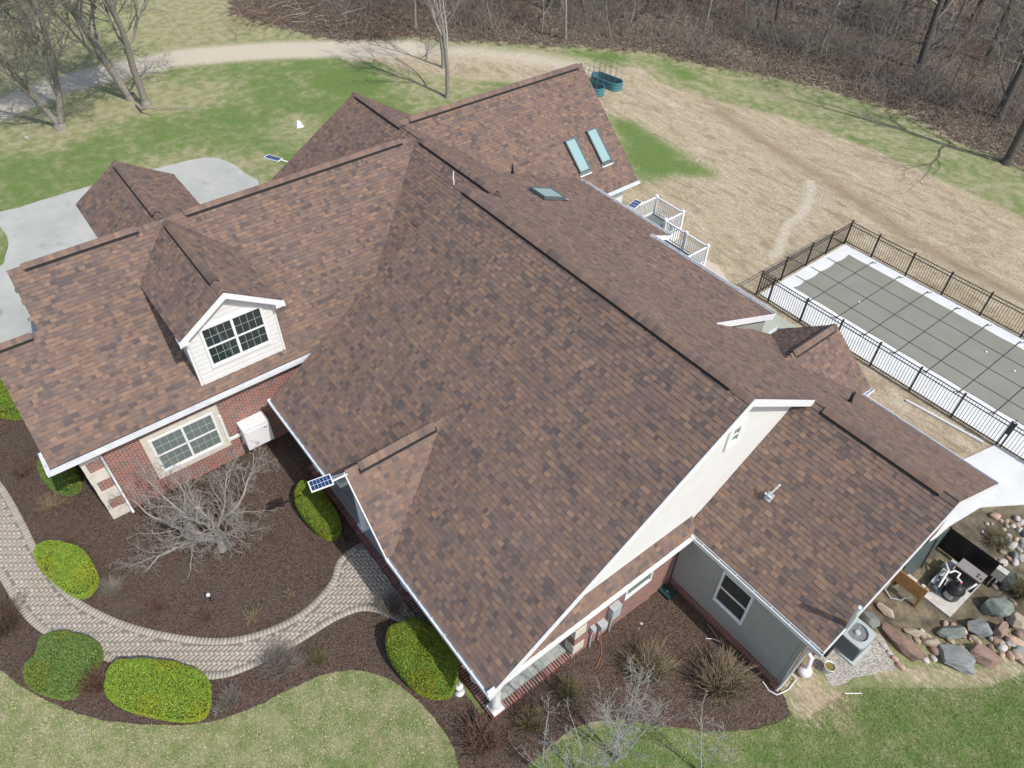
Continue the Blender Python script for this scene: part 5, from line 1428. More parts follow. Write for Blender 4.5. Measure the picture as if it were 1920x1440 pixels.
def rpost(x, y):
    mb = MB(); mb.box(x - .055, x + .055, y - .055, y + .055, ZF - .1, ZT); mb.box(x - .075, x + .075, y - .075, y + .075, ZT, ZT + .03); mb.box(x - .045, x + .045, y - .045, y + .045, ZT + .03, ZT + .05)
    child(mb, 'railing_post', MAT['white_rail'], deck)
def rail(a, b):
    a = np.array(a, float); b = np.array(b, float); d = b - a; L = np.linalg.norm(d); d /= L; n = np.array([-d[1], d[0]]); mb = MB()
    for z, w_, hh in ((ZF + .08, .04, .05), (ZT - .10, .07, .05)):
        mb.obox((a[0] + d[0] * .055 - n[0] * w_ / 2, a[1] + d[1] * .055 - n[1] * w_ / 2, z), (d[0] * (L - .11), d[1] * (L - .11), 0), (n[0] * w_, n[1] * w_, 0), (0, 0, hh))
    k = int((L - .11) / .115)
    for i in range(k):
        s = .055 + (i + .5) * (L - .11) / k
        mb.obox((a[0] + d[0] * s - n[0] * .016, a[1] + d[1] * s - n[1] * .016, ZF + .13), (d[0] * .03, d[1] * .03, 0), (n[0] * .032, n[1] * .032, 0), (0, 0, ZT - ZF - .23))
    child(mb, 'railing', MAT['white_rail'], deck)
xm = (xb + xd) / 2
for q in ((xa, ya), (xb, ya), (xb - .02, yc), (xm, yc), (xd, yc), (xa, 22.6), (xd, 21.1)): rpost(*q)
rail((xa, 22.6), (xa, ya)); rail((xa, ya), (xb, ya)); rail((xb, ya), (xb, yc)); rail((xb, yc), (xm, yc)); rail((xm, yc), (xd, yc)); rail((xd, yc), (xd, 21.1)); rail((xa, 21.6), (xa, 22.6))

# ================================================================ SOLAR LIGHTS
def cellmat():
    t = NT('solar_cells'); uv = t.uv(); b = t.n("TexBrick"); t.l(uv, b.inputs["Vector"]); b.offset = 0.0
    b.inputs["Scale"].default_value = 1; b.inputs["Brick Width"].default_value = .125; b.inputs["Row Height"].default_value = .125; b.inputs["Mortar Size"].default_value = .006
    b.inputs["Color1"].default_value = (.015, .04, .12, 1); b.inputs["Color2"].default_value = (.02, .05, .15, 1); b.inputs["Mortar"].default_value = (.55, .6, .65, 1)
    t.col(b.outputs["Color"]); t.rough(.15); return t.m
MAT['cells'] = cellmat()
def solar(quadpx, z, arm_to, lab, nx=6, ny=2, pole=False):
    q = [np.array(G3(*p, z)) for p in quadpx]; c = sum(q) / 4
    e = empty('solar_light', tuple(c), lab, 'solar light')
    a = (q[1] - q[0] + q[2] - q[3]) / 2; b = (q[3] - q[0] + q[2] - q[1]) / 2
    a = np.array([a[0], a[1], 0]); b = np.array([b[0], b[1], 0]); b = b - a * (a @ b) / (a @ a)
    o = c - a / 2 - b / 2
    mb = MB(); mb.obox(o, a, b, (0, 0, .035)); child(mb, 'lamp_housing', MAT['white'], e)
    mb = MB(); m = .06
    o2 = o + a * m * .8 + b * m + [0, 0, .037]; a2 = a * (1 - 1.6 * m); b2 = b * (1 - 2 * m)
    if (np.cross(a2, b2))[2] < 0: mb.face([o2, o2 + b2, o2 + a2 + b2, o2 + a2], [(0, 0), (0, ny * .125), (nx * .125, ny * .125), (nx * .125, 0)])
    else: mb.face([o2, o2 + a2, o2 + a2 + b2, o2 + b2], [(0, 0), (nx * .125, 0), (nx * .125, ny * .125), (0, ny * .125)])
    child(mb, 'solar_panel', MAT['cells'], e)
    mb = MB(); k = np.array(arm_to, float); s = c + (k - c) * .35; s[2] = c[2] - .02
    mb.tube([s, k], .03, 8)
    if pole: mb.tube([k, (k[0], k[1], 0)], .035, 8)
    child(mb, 'arm', MAT['pvc'], e); return e
k = onY(655, 886, 4.22)
solar([(574, 907), (616, 889), (630, 909), (587, 922)], k[2] - .15, onY(651, 889, 4.15), 'solar panel light on a white arm at the small porch gable', 6, 2)
k = onX(545, 304, -29.15); s1 = solar([(501, 290), (528, 297), (524, 305), (497, 297)], k[2] + .15, (k[0] + .1, k[1], k[2]), 'small solar panel light sticking out beyond the far left roof edge over the lawn', 5, 1)
k = G3(1186, 400, 1.5); solar([(1177, 386), (1193, 373), (1204, 381), (1188, 394)], 2.3, (k[0], k[1], 1.9), 'small solar panel light on a post at the rear deck railing', 3, 3, True)

# ================================================================ BOXES ON THE WALLS
hp = empty('wall_unit', (-18.9, 3.7, 0.4), 'white boxy outdoor heat pump unit hung on the brick wall near the inner corner', 'heat pump')
tl = onX(456, 812, -18.72); tr = onX(503, 786, -18.72); bl = onX(468, 845, -18.72)
y0, y1, z1_, z0_ = tl[1], tr[1], (tl[2] + tr[2]) / 2, bl[2]
mb = MB(); mb.box(-19.28, -18.72, y0, y1, z0_, z1_); o = child(mb, 'cabinet', MAT['white'], hp)
bv = o.modifiers.new('bevel', 'BEVEL'); bv.width = .03; bv.segments = 2
mb = MB(); mb.box(-18.72, -18.70, y0 + .08, y1 - .35, z0_ + .07, z1_ - .10); mb.box(-18.72, -18.71, y1 - .3, y1 - .06, z1_ - .16, z1_ - .13); child(mb, 'front_panel', MAT['white_rail'], hp)
mb = MB(); mb.box(-18.709, -18.70, y1 - .25, y1 - .12, z1_ - .24, z1_ - .21); mb.box(-19.28, -18.8, y0 + .1, y0 + .15, z0_ - .06, z0_); mb.box(-19.28, -18.8, y1 - .15, y1 - .1, z0_ - .06, z0_); child(mb, 'bracket', MAT['dark_metal'], hp)
a = onX(411, 780, -19.24); b = onX(429, 824, -19.24)
mb = MB(); mb.box(-19.3, -19.22, a[1] - .04, a[1] + .05, b[2], a[2]); mb.box(-19.3, -19.221, a[1] - .04, y0, b[2] - .09, b[2] - .001); child(mb, 'line_cover', MAT['pvc'], hp)
def meterbox(px0, py0, w_, h_, d_, lab, face='grey_metal', extra=None):
    c = onX(px0, py0, -6.12); e = empty('meter_box', (-6.32, c[1], c[2]), lab, 'electrical box')
    mb = MB(); mb.box(-6.31, -6.31 + d_, c[1] - w_ / 2, c[1] + w_ / 2, c[2] - h_, c[2]); child(mb, 'cabinet', MAT[face], e)
    mb = MB(); mb.box(-6.31 + d_, -6.31 + d_ + .012, c[1] - w_ / 2 + .03, c[1] + w_ / 2 - .03, c[2] - h_ + .05, c[2] - .05); child(mb, 'door', MAT[face], e)
    mb = MB(); mb.tube([(-6.26, c[1], c[2] - h_), (-6.26, c[1], .05)], .028, 8); child(mb, 'conduit', MAT[face], e)
    return c
meterbox(1159, 1140, .36, .62, .18, 'tall grey electrical panel box on the brick end wall')
meterbox(1134, 1172, .26, .30, .20, 'pale grey electric meter box between a tall panel and a small box')
meterbox(1118, 1182, .15, .26, .14, 'smallest grey box on the brick end wall, nearest the stone quoins')
mb = MB(); c0 = G3(1127, 1210, .05); c1 = G3(1128, 1228, .03); c2 = G3(1118, 1252, .03)
mb.tube([(-6.2, c0[1] + .05, .45), c0, c1, c2], .012, 5); tag(mb.build('cable', simple('orange_rubber', (0.45, 0.12, 0.05), .6)), 'thin orange cable running down from the meter boxes into the mulch', 'cable')

# satellite bracket on the right wing roof
nW = (0, -0.746, 1); kW = 3.0 - 0.746 * 11.58
b = np.array(onP(1443, 932, nW, kW)); e = empty('antenna_mount', tuple(b), 'grey metal antenna bracket with a white mast stub on the right wing roof', 'antenna mount')
mb = MB(); u = np.array([1, 0, 0]); v = np.array([0, .80, .60]); n_ = np.array([0, -.6, .8])
mb.obox(b - u * .10 - v * .13 + n_ * .02, u * .2, v * .26, n_ * .02); mb.obox(b - u * .02 - v * .02 + n_ * .03, u * .04, v * .04, n_ * .28); mb.obox(b - u * .07 - v * .03 + n_ * .04, u * .02, v * .14, n_ * .2)
mb.obox(b + u * .06 - v * .03 + n_ * .04, u * .02, v * .14, n_ * .2); child(mb, 'bracket', MAT['grey_metal'], e)
mb = MB(); mb.tube([b + n_ * .26, b + n_ * .3 + np.array([.06, .1, .16]), b + n_ * .32 + np.array([.12, .2, .42])], .028, 8); mb.tube([b + n_ * .26 - u * .1, b + n_ * .26 + u * .12], .03, 8); child(mb, 'mast', MAT['pvc'], e)

# ================================================================ AIR CONDITIONER
ax, ay = -1.60, 14.22
ac = empty('air_conditioner', (ax, ay, 0.0), 'square grey air conditioner condenser with round top fan on a concrete pad', 'air conditioner')
mb = MB(); mb.box(ax - .50, ax + .46, ay - .46, ay + .50, 0.0, .09); child(mb, 'pad', simple('plastic_pad', (0.45, 0.50, 0.49), .7), ac)
mb = MB(); mb.box(ax - .38, ax + .38, ay - .38, ay + .38, .09, .80)
for k in range(13): mb.box(ax - .392, ax + .392, ay - .392, ay + .392, .14 + k * .05, .155 + k * .05)
child(mb, 'cabinet', simple('condenser_grey', (0.17, 0.20, 0.21), .5, .08), ac)
mb = MB(); n = 28; Vt = []; Fa = []
for k in range(n):
    t_ = 2 * math.pi * k / n; c_, s_2 = math.cos(t_), math.sin(t_)
    m_ = max(abs(c_), abs(s_2)); rq = .41 / (m_ ** .82)
    Vt += [(ax + c_ * rq, ay + s_2 * rq, .80), (ax + c_ * rq, ay + s_2 * rq, .86), (ax + c_ * .30, ay + s_2 * .30, .875), (ax + c_ * .30, ay + s_2 * .30, .70)]
for k in range(n):
    a0 = 4 * k; b0 = 4 * ((k + 1) % n)
    for q in range(3): Fa.append((a0 + q, b0 + q, b0 + q + 1, a0 + q + 1))
mb.idx(Vt, Fa, smooth=False); child(mb, 'top_cover', simple('condenser_lid', (0.38, 0.44, 0.45), .5, .05), ac)
mb = MB(); mb.lathe([(.297, .66), (.297, .67)], ax, ay, 20); child(mb, 'fan_well', MAT['dark'], ac)
mb = MB()
for k in range(3):
    t_ = 2 * math.pi * k / 3 + .5; t2_ = t_ + .95
    mb.face([(ax, ay, .735), (ax + math.cos(t_) * .24, ay + math.sin(t_) * .24, .74), (ax + math.cos(t_ + .5) * .25, ay + math.sin(t_ + .5) * .25, .75), (ax + math.cos(t2_) * .2, ay + math.sin(t2_) * .2, .765)])
child(mb, 'fan_blade', MAT['dark_metal'], ac)
mb = MB(); mb.lathe([(.085, .80), (.085, .872), (.06, .885)], ax, ay, 16)
for k in range(4):
    t_ = 2 * math.pi * k / 4 + .3; mb.tube([(ax + math.cos(t_) * .08, ay + math.sin(t_) * .08, .868), (ax + math.cos(t_) * .302, ay + math.sin(t_) * .302, .868)], .005, 4)
for r_ in (.13, .17, .21, .245): mb.tube([(ax + math.cos(q * .3927) * r_, ay + math.sin(q * .3927) * r_, .866) for q in range(17)], .0028, 3, caps=False)
child(mb, 'fan_guard', MAT['grey_metal'], ac)
mb = MB(); mb.tube([(-2.05, 14.75, 1.2), (-1.95, 14.7, 1.15), (-2.0, 14.3, .5), (-1.9, 14.05, .35)], .032, 8); child(mb, 'hose', MAT['pvc'], ac)

p = G3(1550, 1258, 0); e = empty('bucket', p, 'white plastic bucket full of dirty water standing on the gravel', 'bucket')
mb = MB(); mb.lathe([(.13, 0), (.145, .30), (.165, .31), (.165, .34), (.15, .34), (.14, .24)], p[0], p[1], 22); child(mb, 'pail', MAT['pvc'], e)
mb = MB(); mb.lathe([(.139, .27), (.139, .285)], p[0], p[1], 20); child(mb, 'water', simple('murky_water', (0.20, 0.17, 0.06), .1, .3, 14), e)
mb = MB(); mb.tube([(p[0] - .16, p[1], .30), (p[0] - .12, p[1] - .12, .2), (p[0], p[1] - .185, .16), (p[0] + .12, p[1] - .12, .2), (p[0] + .16, p[1], .30)], .006, 4); child(mb, 'handle', MAT['dark_metal'], e)
p = np.array(G3(1506, 1262, 0)); e = empty('condensate_vent', tuple(p), 'white round capped vent pipe against the wing corner beside the bucket', 'vent pipe')
mb = MB(); mb.lathe([(.19, .1), (.2, .22), (.17, .28), (.08, .34)], p[0], p[1], 20); mb.tube([p + [0, 0, .3], p + [.0, .0, .6], p + [-.05, .12, .72], p + [-.18, .15, .75]], .06, 10); child(mb, 'pipe', MAT['pvc'], e)
p = np.array(G3(1620, 1165, 0)); p = np.array([-2.0, 14.95, 0]); e = empty('exhaust_pipe', tuple(p), 'tall white plastic exhaust pipe rising past the roof edge behind the condenser', 'exhaust pipe')
top = onX(1614, 1139, -1.62); bot = onX(1597, 1166, -1.62)
mb = MB(); mb.tube([(-1.62, bot[1], bot[2] - .5), (-1.62, bot[1], bot[2]), top], [.05, .07, .062], 14, caps=False); mb.tube([(top[0], top[1], top[2] - .02), (top[0], top[1], top[2] - .3)], .05, 12); child(mb, 'pipe', MAT['pvc'], e)
mb = MB(); mb.box(-2.0, -1.75, 13.15, 13.4, .35, .75); e = mb.build('utility_box', MAT['black_metal']); tag(e, 'small black utility box on the wall beside the condenser', 'utility box')
mb = MB(); mb.tube([G3(1430, 1278, .06), G3(1442, 1295, .03), G3(1457, 1303, .03), G3(1478, 1293, .03), G3(1495, 1272, .1), (-2.02, 11.9, .5)], .016, 6); tag(mb.build('conduit_pipe', MAT['pvc']), 'thin white conduit curving round the corner of the grey wing', 'conduit')
mb = MB(); mb.tube([G3(1584, 1300, .03), G3(1616, 1300, .03)], .016, 6); tag(mb.build('plastic_rod', MAT['pvc']), 'short white plastic rod lying alone on the green lawn', 'rod')
mb = MB(); a = np.array(G3(1699, 750, .06)); b = np.array(G3(1843, 829, .06)); d = b - a; nn = np.array([-d[1], d[0], 0]) / np.linalg.norm(d) * .085
mb.obox(a - nn / 2 - [0, 0, .05], d, nn, (0, 0, .075))
for k in range(3): mb.obox(a - nn / 2 + nn * (.15 + .3 * k) + [0, 0, .025], d, nn * .1, (0, 0, .006))
tag(mb.build('loose_downspout', MAT['white']), 'long white downspout pipe lying on bare ground beside the pool fence', 'downspout')

# ================================================================ POOL EQUIPMENT ENCLOSURE
en = empty('screen_panels', (-1, 19, 0), 'dark sheet panels standing round the pool pump as a screen', 'screen')
def sheetbox(p, q, z0, z1, th=.02):
    p = np.array(p, float); q = np.array(q, float); d = q - p; n = np.array([-d[1], d[0]]) / np.linalg.norm(d) * th; mb = MB()
    mb.obox((p[0], p[1], z0), (d[0], d[1], 0), (n[0], n[1], 0), (0, 0, z1 - z0)); return mb
lit_sheet = simple('dark_sheet_lit', (0.085, 0.115, 0.115), .35, .1, 2)  # same sheet as the black panel, with sunlight put into its colour
child(sheetbox((-1.82, 19.5), (-0.15, 19.5), .05, 1.12), 'panel', MAT['black_metal'], en)  # side turned from the sun: its shade is put into the black
mb = MB(); A_ = np.array([(-1.83, 19.5, .04), (-1.74, 18.4, .03), (-1.84, 17.1, .05)]); B_ = np.array([(-1.83, 19.5, 1.12), (-1.88, 18.4, 1.45), (-2.0, 17.1, 1.7)])
for q0, q1, r0, r1 in ((A_[0], A_[1], B_[0], B_[1]), (A_[1], A_[2], B_[1], B_[2])):
    t_ = np.array([-.015, 0, 0]); mb.face([q1, q0, r0, r1]); mb.face([q0 + t_, q1 + t_, r1 + t_, r0 + t_]); mb.face([r1, r0, r0 + t_, r1 + t_])
child(mb, 'panel', lit_sheet, en)
mb = MB(); mb.box(-1.86, -1.80, 19.46, 19.54, 0, 1.16); mb.obox((-1.73, 18.38, 0), (.03, 0, 0), (0, .04, 0), (-.12, 0, 1.46)); mb.box(-.18, -.12, 19.45, 19.53, 0, 1.14); child(mb, 'panel_post', MAT['black_metal'], en)
p = G3(1855, 1060, 1.0); e = empty('control_box', (-0.05, 19.35, 0), 'pale grey control box on a post at the end of the black screen', 'control box')
mb = MB(); mb.box(-.20, .12, 19.24, 19.44, .72, 1.12); child(mb, 'cabinet', simple('pale_cabinet', (0.5, 0.5, 0.44), .6, .1), e)
mb = MB(); mb.box(-.08, .0, 19.44, 19.5, 0, .8); child(mb, 'post', MAT['black_metal'], e)
ep = empty('pool_pump_set', (-.7, 18.4, 0), 'pool pump set with black filter tank, heater and white pipes on a pad', 'pool pump')
mb = MB(); mb.box(-1.22, -.22, 17.45, 19.25, 0, .08); child(mb, 'pad', simple('pump_pad', (0.52, 0.51, 0.47), .85, .15, dirt=(.2, .17, .13)), ep)
fx, fy = -.62, 18.12
mb = MB(); mb.lathe([(.25, .1), (.26, .14), (.26, .46), (.28, .48), (.28, .54), (.26, .56), (.235, .64), (.16, .72), (.06, .76), (.05, .82), (.02, .83)], fx, fy, 26); child(mb, 'filter_tank', simple('black_plastic', (0.018, 0.02, 0.022), .25, .1), ep)
mb = MB(); mb.tube([(fx + .263 * math.cos(t_), fy + .263 * math.sin(t_), .30) for t_ in np.linspace(-2.3, -1.0, 6)], .001, 3)
for k in range(5):
    t0 = -2.2 + k * .22; t1 = t0 + .22
    mb.face([(fx + .264 * math.cos(t0), fy + .264 * math.sin(t0), .2), (fx + .264 * math.cos(t1), fy + .264 * math.sin(t1), .2), (fx + .264 * math.cos(t1), fy + .264 * math.sin(t1), .42), (fx + .264 * math.cos(t0), fy + .264 * math.sin(t0), .42)])
child(mb, 'label_plate', simple('grey_label', (0.35, 0.38, 0.36), .5), ep)
mb = MB(); mb.tube([(fx, fy, .80), (fx + .02, fy, .86)], .03, 8); child(mb, 'valve_cap', simple('red_plastic', (0.5, 0.05, 0.03), .4), ep)
mb = MB(); mb.box(-1.0, -.25, 18.72, 19.10, .1, .70); child(mb, 'heater', MAT['black_metal'], ep)
mb = MB(); mb.box(-1.02, -.23, 18.70, 19.12, .70, .75); child(mb, 'heater_lid', simple('taupe_lid', (0.26, 0.24, 0.23), .4, .05), ep)
mb = MB(); mb.box(-.45, -.38, 18.80, 18.86, .751, .756); mb.box(-.34, -.27, 18.80, 18.86, .751, .756); mb.box(-.45, -.38, 18.90, 18.96, .751, .756); child(mb, 'control_button', MAT['dark'], ep)
mb = MB(); mb.tube([(-1.05, 17.75, .25), (-1.05, 18.1, .25)], .11, 14); mb.lathe([(.12, .1), (.12, .34), (.09, .38)], -1.05, 18.25, 16); child(mb, 'pump_motor', MAT['dark_metal'], ep)
mb = MB(); mb.box(-1.24, -1.06, 17.9, 19.2, .1, .34); child(mb, 'pump_cover', MAT['grey_metal'], ep)
mb = MB(); mb.tube([(-1.3, 18.75, .2), (-1.3, 18.75, .5), (-1.2, 18.6, .55), (-1.08, 18.5, .55), (-1.0, 17.95, .5), (-.98, 17.9, .35)], .035, 10); mb.tube([(-1.03, 18.45, .55), (-.95, 18.6, .62), (-.8, 18.62, .62), (-.78, 18.45, .58), (-.6, 18.42, .55)], .035, 10)
mb.tube([(-.4, 18.5, .3), (-.32, 18.55, .62), (-.3, 18.68, .62)], .035, 10); child(mb, 'pipe', MAT['pvc'], ep)
mb = MB(); mb.box(-.86, -.76, 18.05, 18.15, .25, .42); child(mb, 'pump_basket', simple('dark_red', (0.25, 0.01, 0.02), .4), ep)
wd = empty('wooden_stand', (-1.5, 16.9, 0), 'orange brown wooden board stand on two posts in front of the pump', 'stand')
for x in (-1.98, -1.10):
    mb = MB(); mb.box(x - .045, x + .045, 16.92, 17.01, 0, 1.02); child(mb, 'post', MAT['wood'], wd)
mb = MB(); mb.box(-1.93, -1.15, 16.93, 16.955, .42, .98); child(mb, 'board', MAT['wood'], wd)
mb = MB(); mb.box(-1.75, -1.45, 17.0, 17.12, .55, .9); mb.box(-1.3, -1.18, 17.0, 17.1, .6, .95); child(mb, 'switch_box', simple('pale_box', (0.5, 0.49, 0.45), .6), wd)
mb = MB(); mb.tube([(-2.0, 16.9, .35), (-1.98, 16.7, .08), (-1.7, 16.6, .04), (-1.45, 16.8, .04), (-1.4, 16.95, .3)], .022, 6); tag(mb.build('hose', MAT['grey_metal']), 'grey hose looping on the ground beside the wooden stand', 'hose')

# ================================================================ ROCKS
import bmesh
def rockmat(name, c1, c2, c3):
    t = NT(name); p = t.obj(); m = t.n("Mapping"); t.l(p, m.inputs[0]); m.inputs["Scale"].default_value = (1, 2.5, 3)
    c = t.ramp(t.noise(m.outputs[0], 3.0, 6, .7, .6), [(0.3, c1), (0.5, c2), (0.72, c3)]); c = t.mix(t.math('MULTIPLY', t.ss(t.noise(p, 22, 4, .8), .5, .7), .35), c, (.45, .43, .38))
    t.col(c); t.rough(.9); t.bump(t.noise(p, 12, 5, .8), .6, .03); return t.m
RM = dict(green=rockmat('green_grey_rock', (.10, .13, .12), (.17, .20, .18), (.26, .27, .24)), red=rockmat('red_brown_rock', (.15, .09, .075), (.27, .18, .14), (.36, .26, .21)),
          blue=rockmat('blue_grey_rock', (.13, .15, .16), (.22, .24, .24), (.33, .32, .29)), tan=rockmat('tan_rock', (.26, .21, .15), (.38, .32, .24), (.50, .44, .36)),
          pink=rockmat('pink_rock', (.34, .21, .15), (.48, .33, .25), (.58, .47, .38)), pale=rockmat('pale_rock', (.36, .35, .32), (.50, .48, .44), (.62, .60, .56)))
GR = 'boulders and cobbles edging the pool equipment'
def rock(px, py, L, Wd, h, ang, mat, seed, lab, sharp=1.0, z=0.0, cat='boulder'):
    rg = random.Random(seed); bm = bmesh.new(); bmesh.ops.create_icosphere(bm, subdivisions=4 if L > .5 else 3, radius=1)
    planes = []
    for _ in range(int(22 * sharp)):
        v = Vector((rg.gauss(0, 1), rg.gauss(0, 1), rg.gauss(0, .9))).normalized(); planes.append((v, rg.uniform(.45, .85)))
    planes.append((Vector((rg.uniform(-.15, .15), rg.uniform(-.15, .15), 1)).normalized(), .62 if sharp >= 1 else .85))
    for v in bm.verts:
        if sharp > 0:
            for n_, d_ in planes:
                q = v.co.dot(n_)
                if q > d_: v.co -= n_ * (q - d_) * (.99 if sharp >= 1 else .5)
        f = 1 + .05 * math.sin(v.co.x * 5 + seed) * math.sin(v.co.y * 6 + 2 * seed) * math.sin(v.co.z * 5 + seed)
        v.co *= f
    me = bpy.data.meshes.new('boulder'); 
    for v in bm.verts: v.co = Vector((v.co.x * L / 2, v.co.y * Wd / 2, v.co.z * h * .62 + h * .38))
    bm.to_mesh(me); bm.free(); me.materials.append(RM[mat])
    if sharp < 1: me.polygons.foreach_set("use_smooth", [True] * len(me.polygons))
    x, y = G(px, py, h * .5); o = bpy.data.objects.new('boulder' if cat == 'boulder' else 'cobble', me); COL.objects.link(o); o.location = (x, y, z - .02)
    # ang is the direction of the long side in the photo, converted to the ground
    q = np.array(G(px + 20 * math.cos(ang), py + 20 * math.sin(ang), h * .5)) - np.array([x, y]); o.rotation_euler = (0, 0, math.atan2(q[1], q[0]))
    tag(o, lab, cat, GR); return o
Bs = [(1703, 1208, 1.85, .62, .42, .72, 'red', 'long reddish brown boulder beside the gravel bed'), (1634, 1160, .95, .62, .34, .6, 'green', 'flat green grey boulder between the condenser and the long reddish one'),
      (1662, 1143, .8, .35, .25, .8, 'tan', 'narrow tan brown boulder behind the flat green grey one'), (1747, 1203, .72, .36, .28, .1, 'tan', 'small tan block wedged between larger boulders'),
      (1790, 1184, 1.2, .55, .4, -.25, 'green', 'wide green grey boulder in the middle of the rock row'), (1842, 1176, .9, .65, .5, .1, 'blue', 'dark grey boulder left of the upright brown one'),
      (1878, 1180, .85, .5, .5, -1.0, 'red', 'upright brown grey boulder between the dark grey one and the cobbles'), (1792, 1228, 1.4, .85, .38, .35, 'blue', 'large blue grey slab boulder at the lawn edge'),
      (1846, 1224, 1.15, .85, .45, .3, 'red', 'brown and grey boulder right of the large blue grey slab'), (1873, 1134, 1.05, .85, .6, -.3, 'green', 'big smooth green grey boulder below the control box'),
      (1912, 1160, .75, .65, .4, .3, 'tan', 'rounded tan boulder at the right edge'), (1891, 1085, .55, .95, .5, -.2, 'green', 'tall grey boulder behind the big smooth one'),
      (1905, 1200, .6, .4, .3, .5, 'pink', 'orange brown rock at the right edge of the rock row'), (1720, 1185, .9, .3, .18, .15, 'tan', 'thin flat stone lying above the long reddish boulder')]
for i, b in enumerate(Bs): rock(b[0], b[1], b[2] * 1.16, b[3] * 1.2, b[4] * 1.1, b[5], b[6], 10 + i, b[7], sharp=1.4)
rgr = random.Random(31)
FILL = []
for k in range(34):
    u_ = rgr.random(); px_ = 1725 + 190 * u_ + rgr.uniform(-8, 8); py_ = 1205 - 8 * math.sin(u_ * 3) + rgr.uniform(-34, 40)
    FILL.append((px_, py_, rgr.uniform(.18, .42), rgr.uniform(.16, .3), rgr.choice(['tan', 'tan', 'red', 'pale', 'pink'])))
for k in range(26): FILL.append((1862 + rgr.random() * 60, 965 + rgr.random() * 140, rgr.uniform(.15, .36), rgr.uniform(.12, .26), rgr.choice(['tan', 'pale', 'pale', 'blue', 'pink'])))
LC = 'small rounded cobble in the stone border of the pool equipment bed'
Cs = [(1868, 966, .42, .30, 'pink'), (1861, 981, .15, .13, 'tan'), (1852, 981, .17, .14, 'pale'), (1843, 996, .16, .1, 'pale'), (1876, 1012, .34, .28, 'pale'), (1901, 1021, .55, .26, 'pale'), (1904, 1041, .32, .28, 'blue'), (1881, 1054, .36, .28, 'pale'), (1904, 1053, .32, .24, 'pale'), (1880, 1033, .24, .22, 'tan'), (1907, 1010, .22, .2, 'pink'), (1918, 1014, .28, .22, 'blue'), (1915, 978, .3, .24, 'pale'), (1912, 992, .28, .22, 'pale'), (1900, 985, .25, .2, 'pale'), (1889, 985, .22, .16, 'tan'),
      (1910, 1187, .3, .26, 'red'), (1901, 1197, .26, .24, 'pink'), (1892, 1206, .24, .2, 'pale'), (1912, 1216, .42, .28, 'blue'), (1896, 1228, .32, .26, 'pink'), (1882, 1214, .38, .26, 'pale'), (1880, 1228, .24, .2, 'pink'), (1914, 1202, .28, .2, 'blue'),
      (1628, 1185, .2, .17, 'pink'), (1638, 1187, .24, .17, 'pale'), (1645, 1197, .3, .16, 'tan'), (1657, 1209, .36, .17, 'pale'), (1670, 1224, .22, .18, 'pale'), (1679, 1234, .28, .2, 'pink'), (1689, 1248, .34, .22, 'pink'), (1618, 1173, .22, .16, 'pale'), (1885, 1100, .3, .26, 'blue'), (1866, 1000, .2, .18, 'tan'), (1915, 1098, .34, .3, 'green'), (1900, 1128, .3, .2, 'tan'), (1918, 1045, .3, .3, 'pale'), (1893, 1005, .24, .2, 'pale'), (1878, 975, .18, .14, 'tan'), (1920, 1238, .36, .28, 'pink'), (1925, 1000, .4, .3, 'blue')]
for i, (px, py, L, w_, m_) in enumerate(Cs + FILL): rock(px, py, L, w_, min(L, w_) * .75, (i * 1.7) % 3 if i < 24 else .7, m_, 60 + i, LC, sharp=.5, cat='cobble')

# ================================================================ GARDEN BITS
p = G3(862, 1298, 0); e = empty('garden_ornament', p, 'small white stone garden ornament beside the dark corner hedge', 'ornament')
mb = MB(); mb.lathe([(.14, 0), (.15, .05), (.09, .09), (.08, .2), (.11, .27), (.10, .33), (.12, .37), (.11, .42), (.05, .44)], p[0], p[1], 14); child(mb, 'pedestal', MAT['pvc'], e)
mb = MB(); mb.lathe([(.03, .445), (.035, .47), (.01, .48)], p[0], p[1], 10); child(mb, 'finial', MAT['grey_metal'], e)
p = (*G(888, 1282, .16), .18); e = empty('planter', p, 'round grey stone planter on the porch near the corner column', 'planter')
mb = MB(); x, y = p[0], 4.92; mb.lathe([(.17, .181), (.2, .24), (.26, .42), (.29, .44), (.29, .48), (.25, .48), (.22, .40)], x, y, 20); child(mb, 'bowl', MAT['stone'], e)
mb = MB(); mb.lathe([(.235, .42), (.235, .43)], x, y, 16); child(mb, 'soil', MAT['mulch'], e)
p = G3(397, 1128, 0); e = empty('garden_light', p, 'little globe path light on a black stake in the front mulch bed', 'garden light')
mb = MB(); mb.tube([(p[0], p[1], 0), (p[0], p[1], .34)], .014, 6); mb.lathe([(.045, .30), (.05, .34)], p[0], p[1], 10); child(mb, 'stake', MAT['black_metal'], e)
mb = MB(); mb.lathe([(.03, .345), (.055, .37), (.065, .41), (.055, .45), (.02, .475)], p[0], p[1], 14); child(mb, 'globe', MAT['white'], e)
p = G3(1249, 1112, 0); e = empty('valve_box', p, 'dark green irrigation valve box in the shaded corner of the bed', 'valve box')
mb = MB(); mb.box(p[0] - .22, p[0] + .22, p[1] - .16, p[1] + .16, 0, .14); child(mb, 'lid', simple('dark_green_plastic', (.012, .05, .045), .5), e)
mb = MB(); mb.box(p[0] - .02, p[0] + .07, p[1] - .015, p[1] + .015, .141, .146); child(mb, 'name_plate', MAT['white'], e)
RM2 = [(1203, 1168, .22, .15, 'white paper like pale stone in the mulch near the meter boxes'), (1198, 1178, .09, .07, 'tiny pale stone fragment in the mulch near the meter boxes')]
for i, (px, py, L, w_, lab) in enumerate(RM2):
    o = rock(px, py, L, w_, .08, .3, 'pale', 130 + i, lab, cat='stone'); o.name = 'stone'; del o['group']
p = G3(560, 236, 0); bm = bmesh.new()
mb = MB(); a = .42
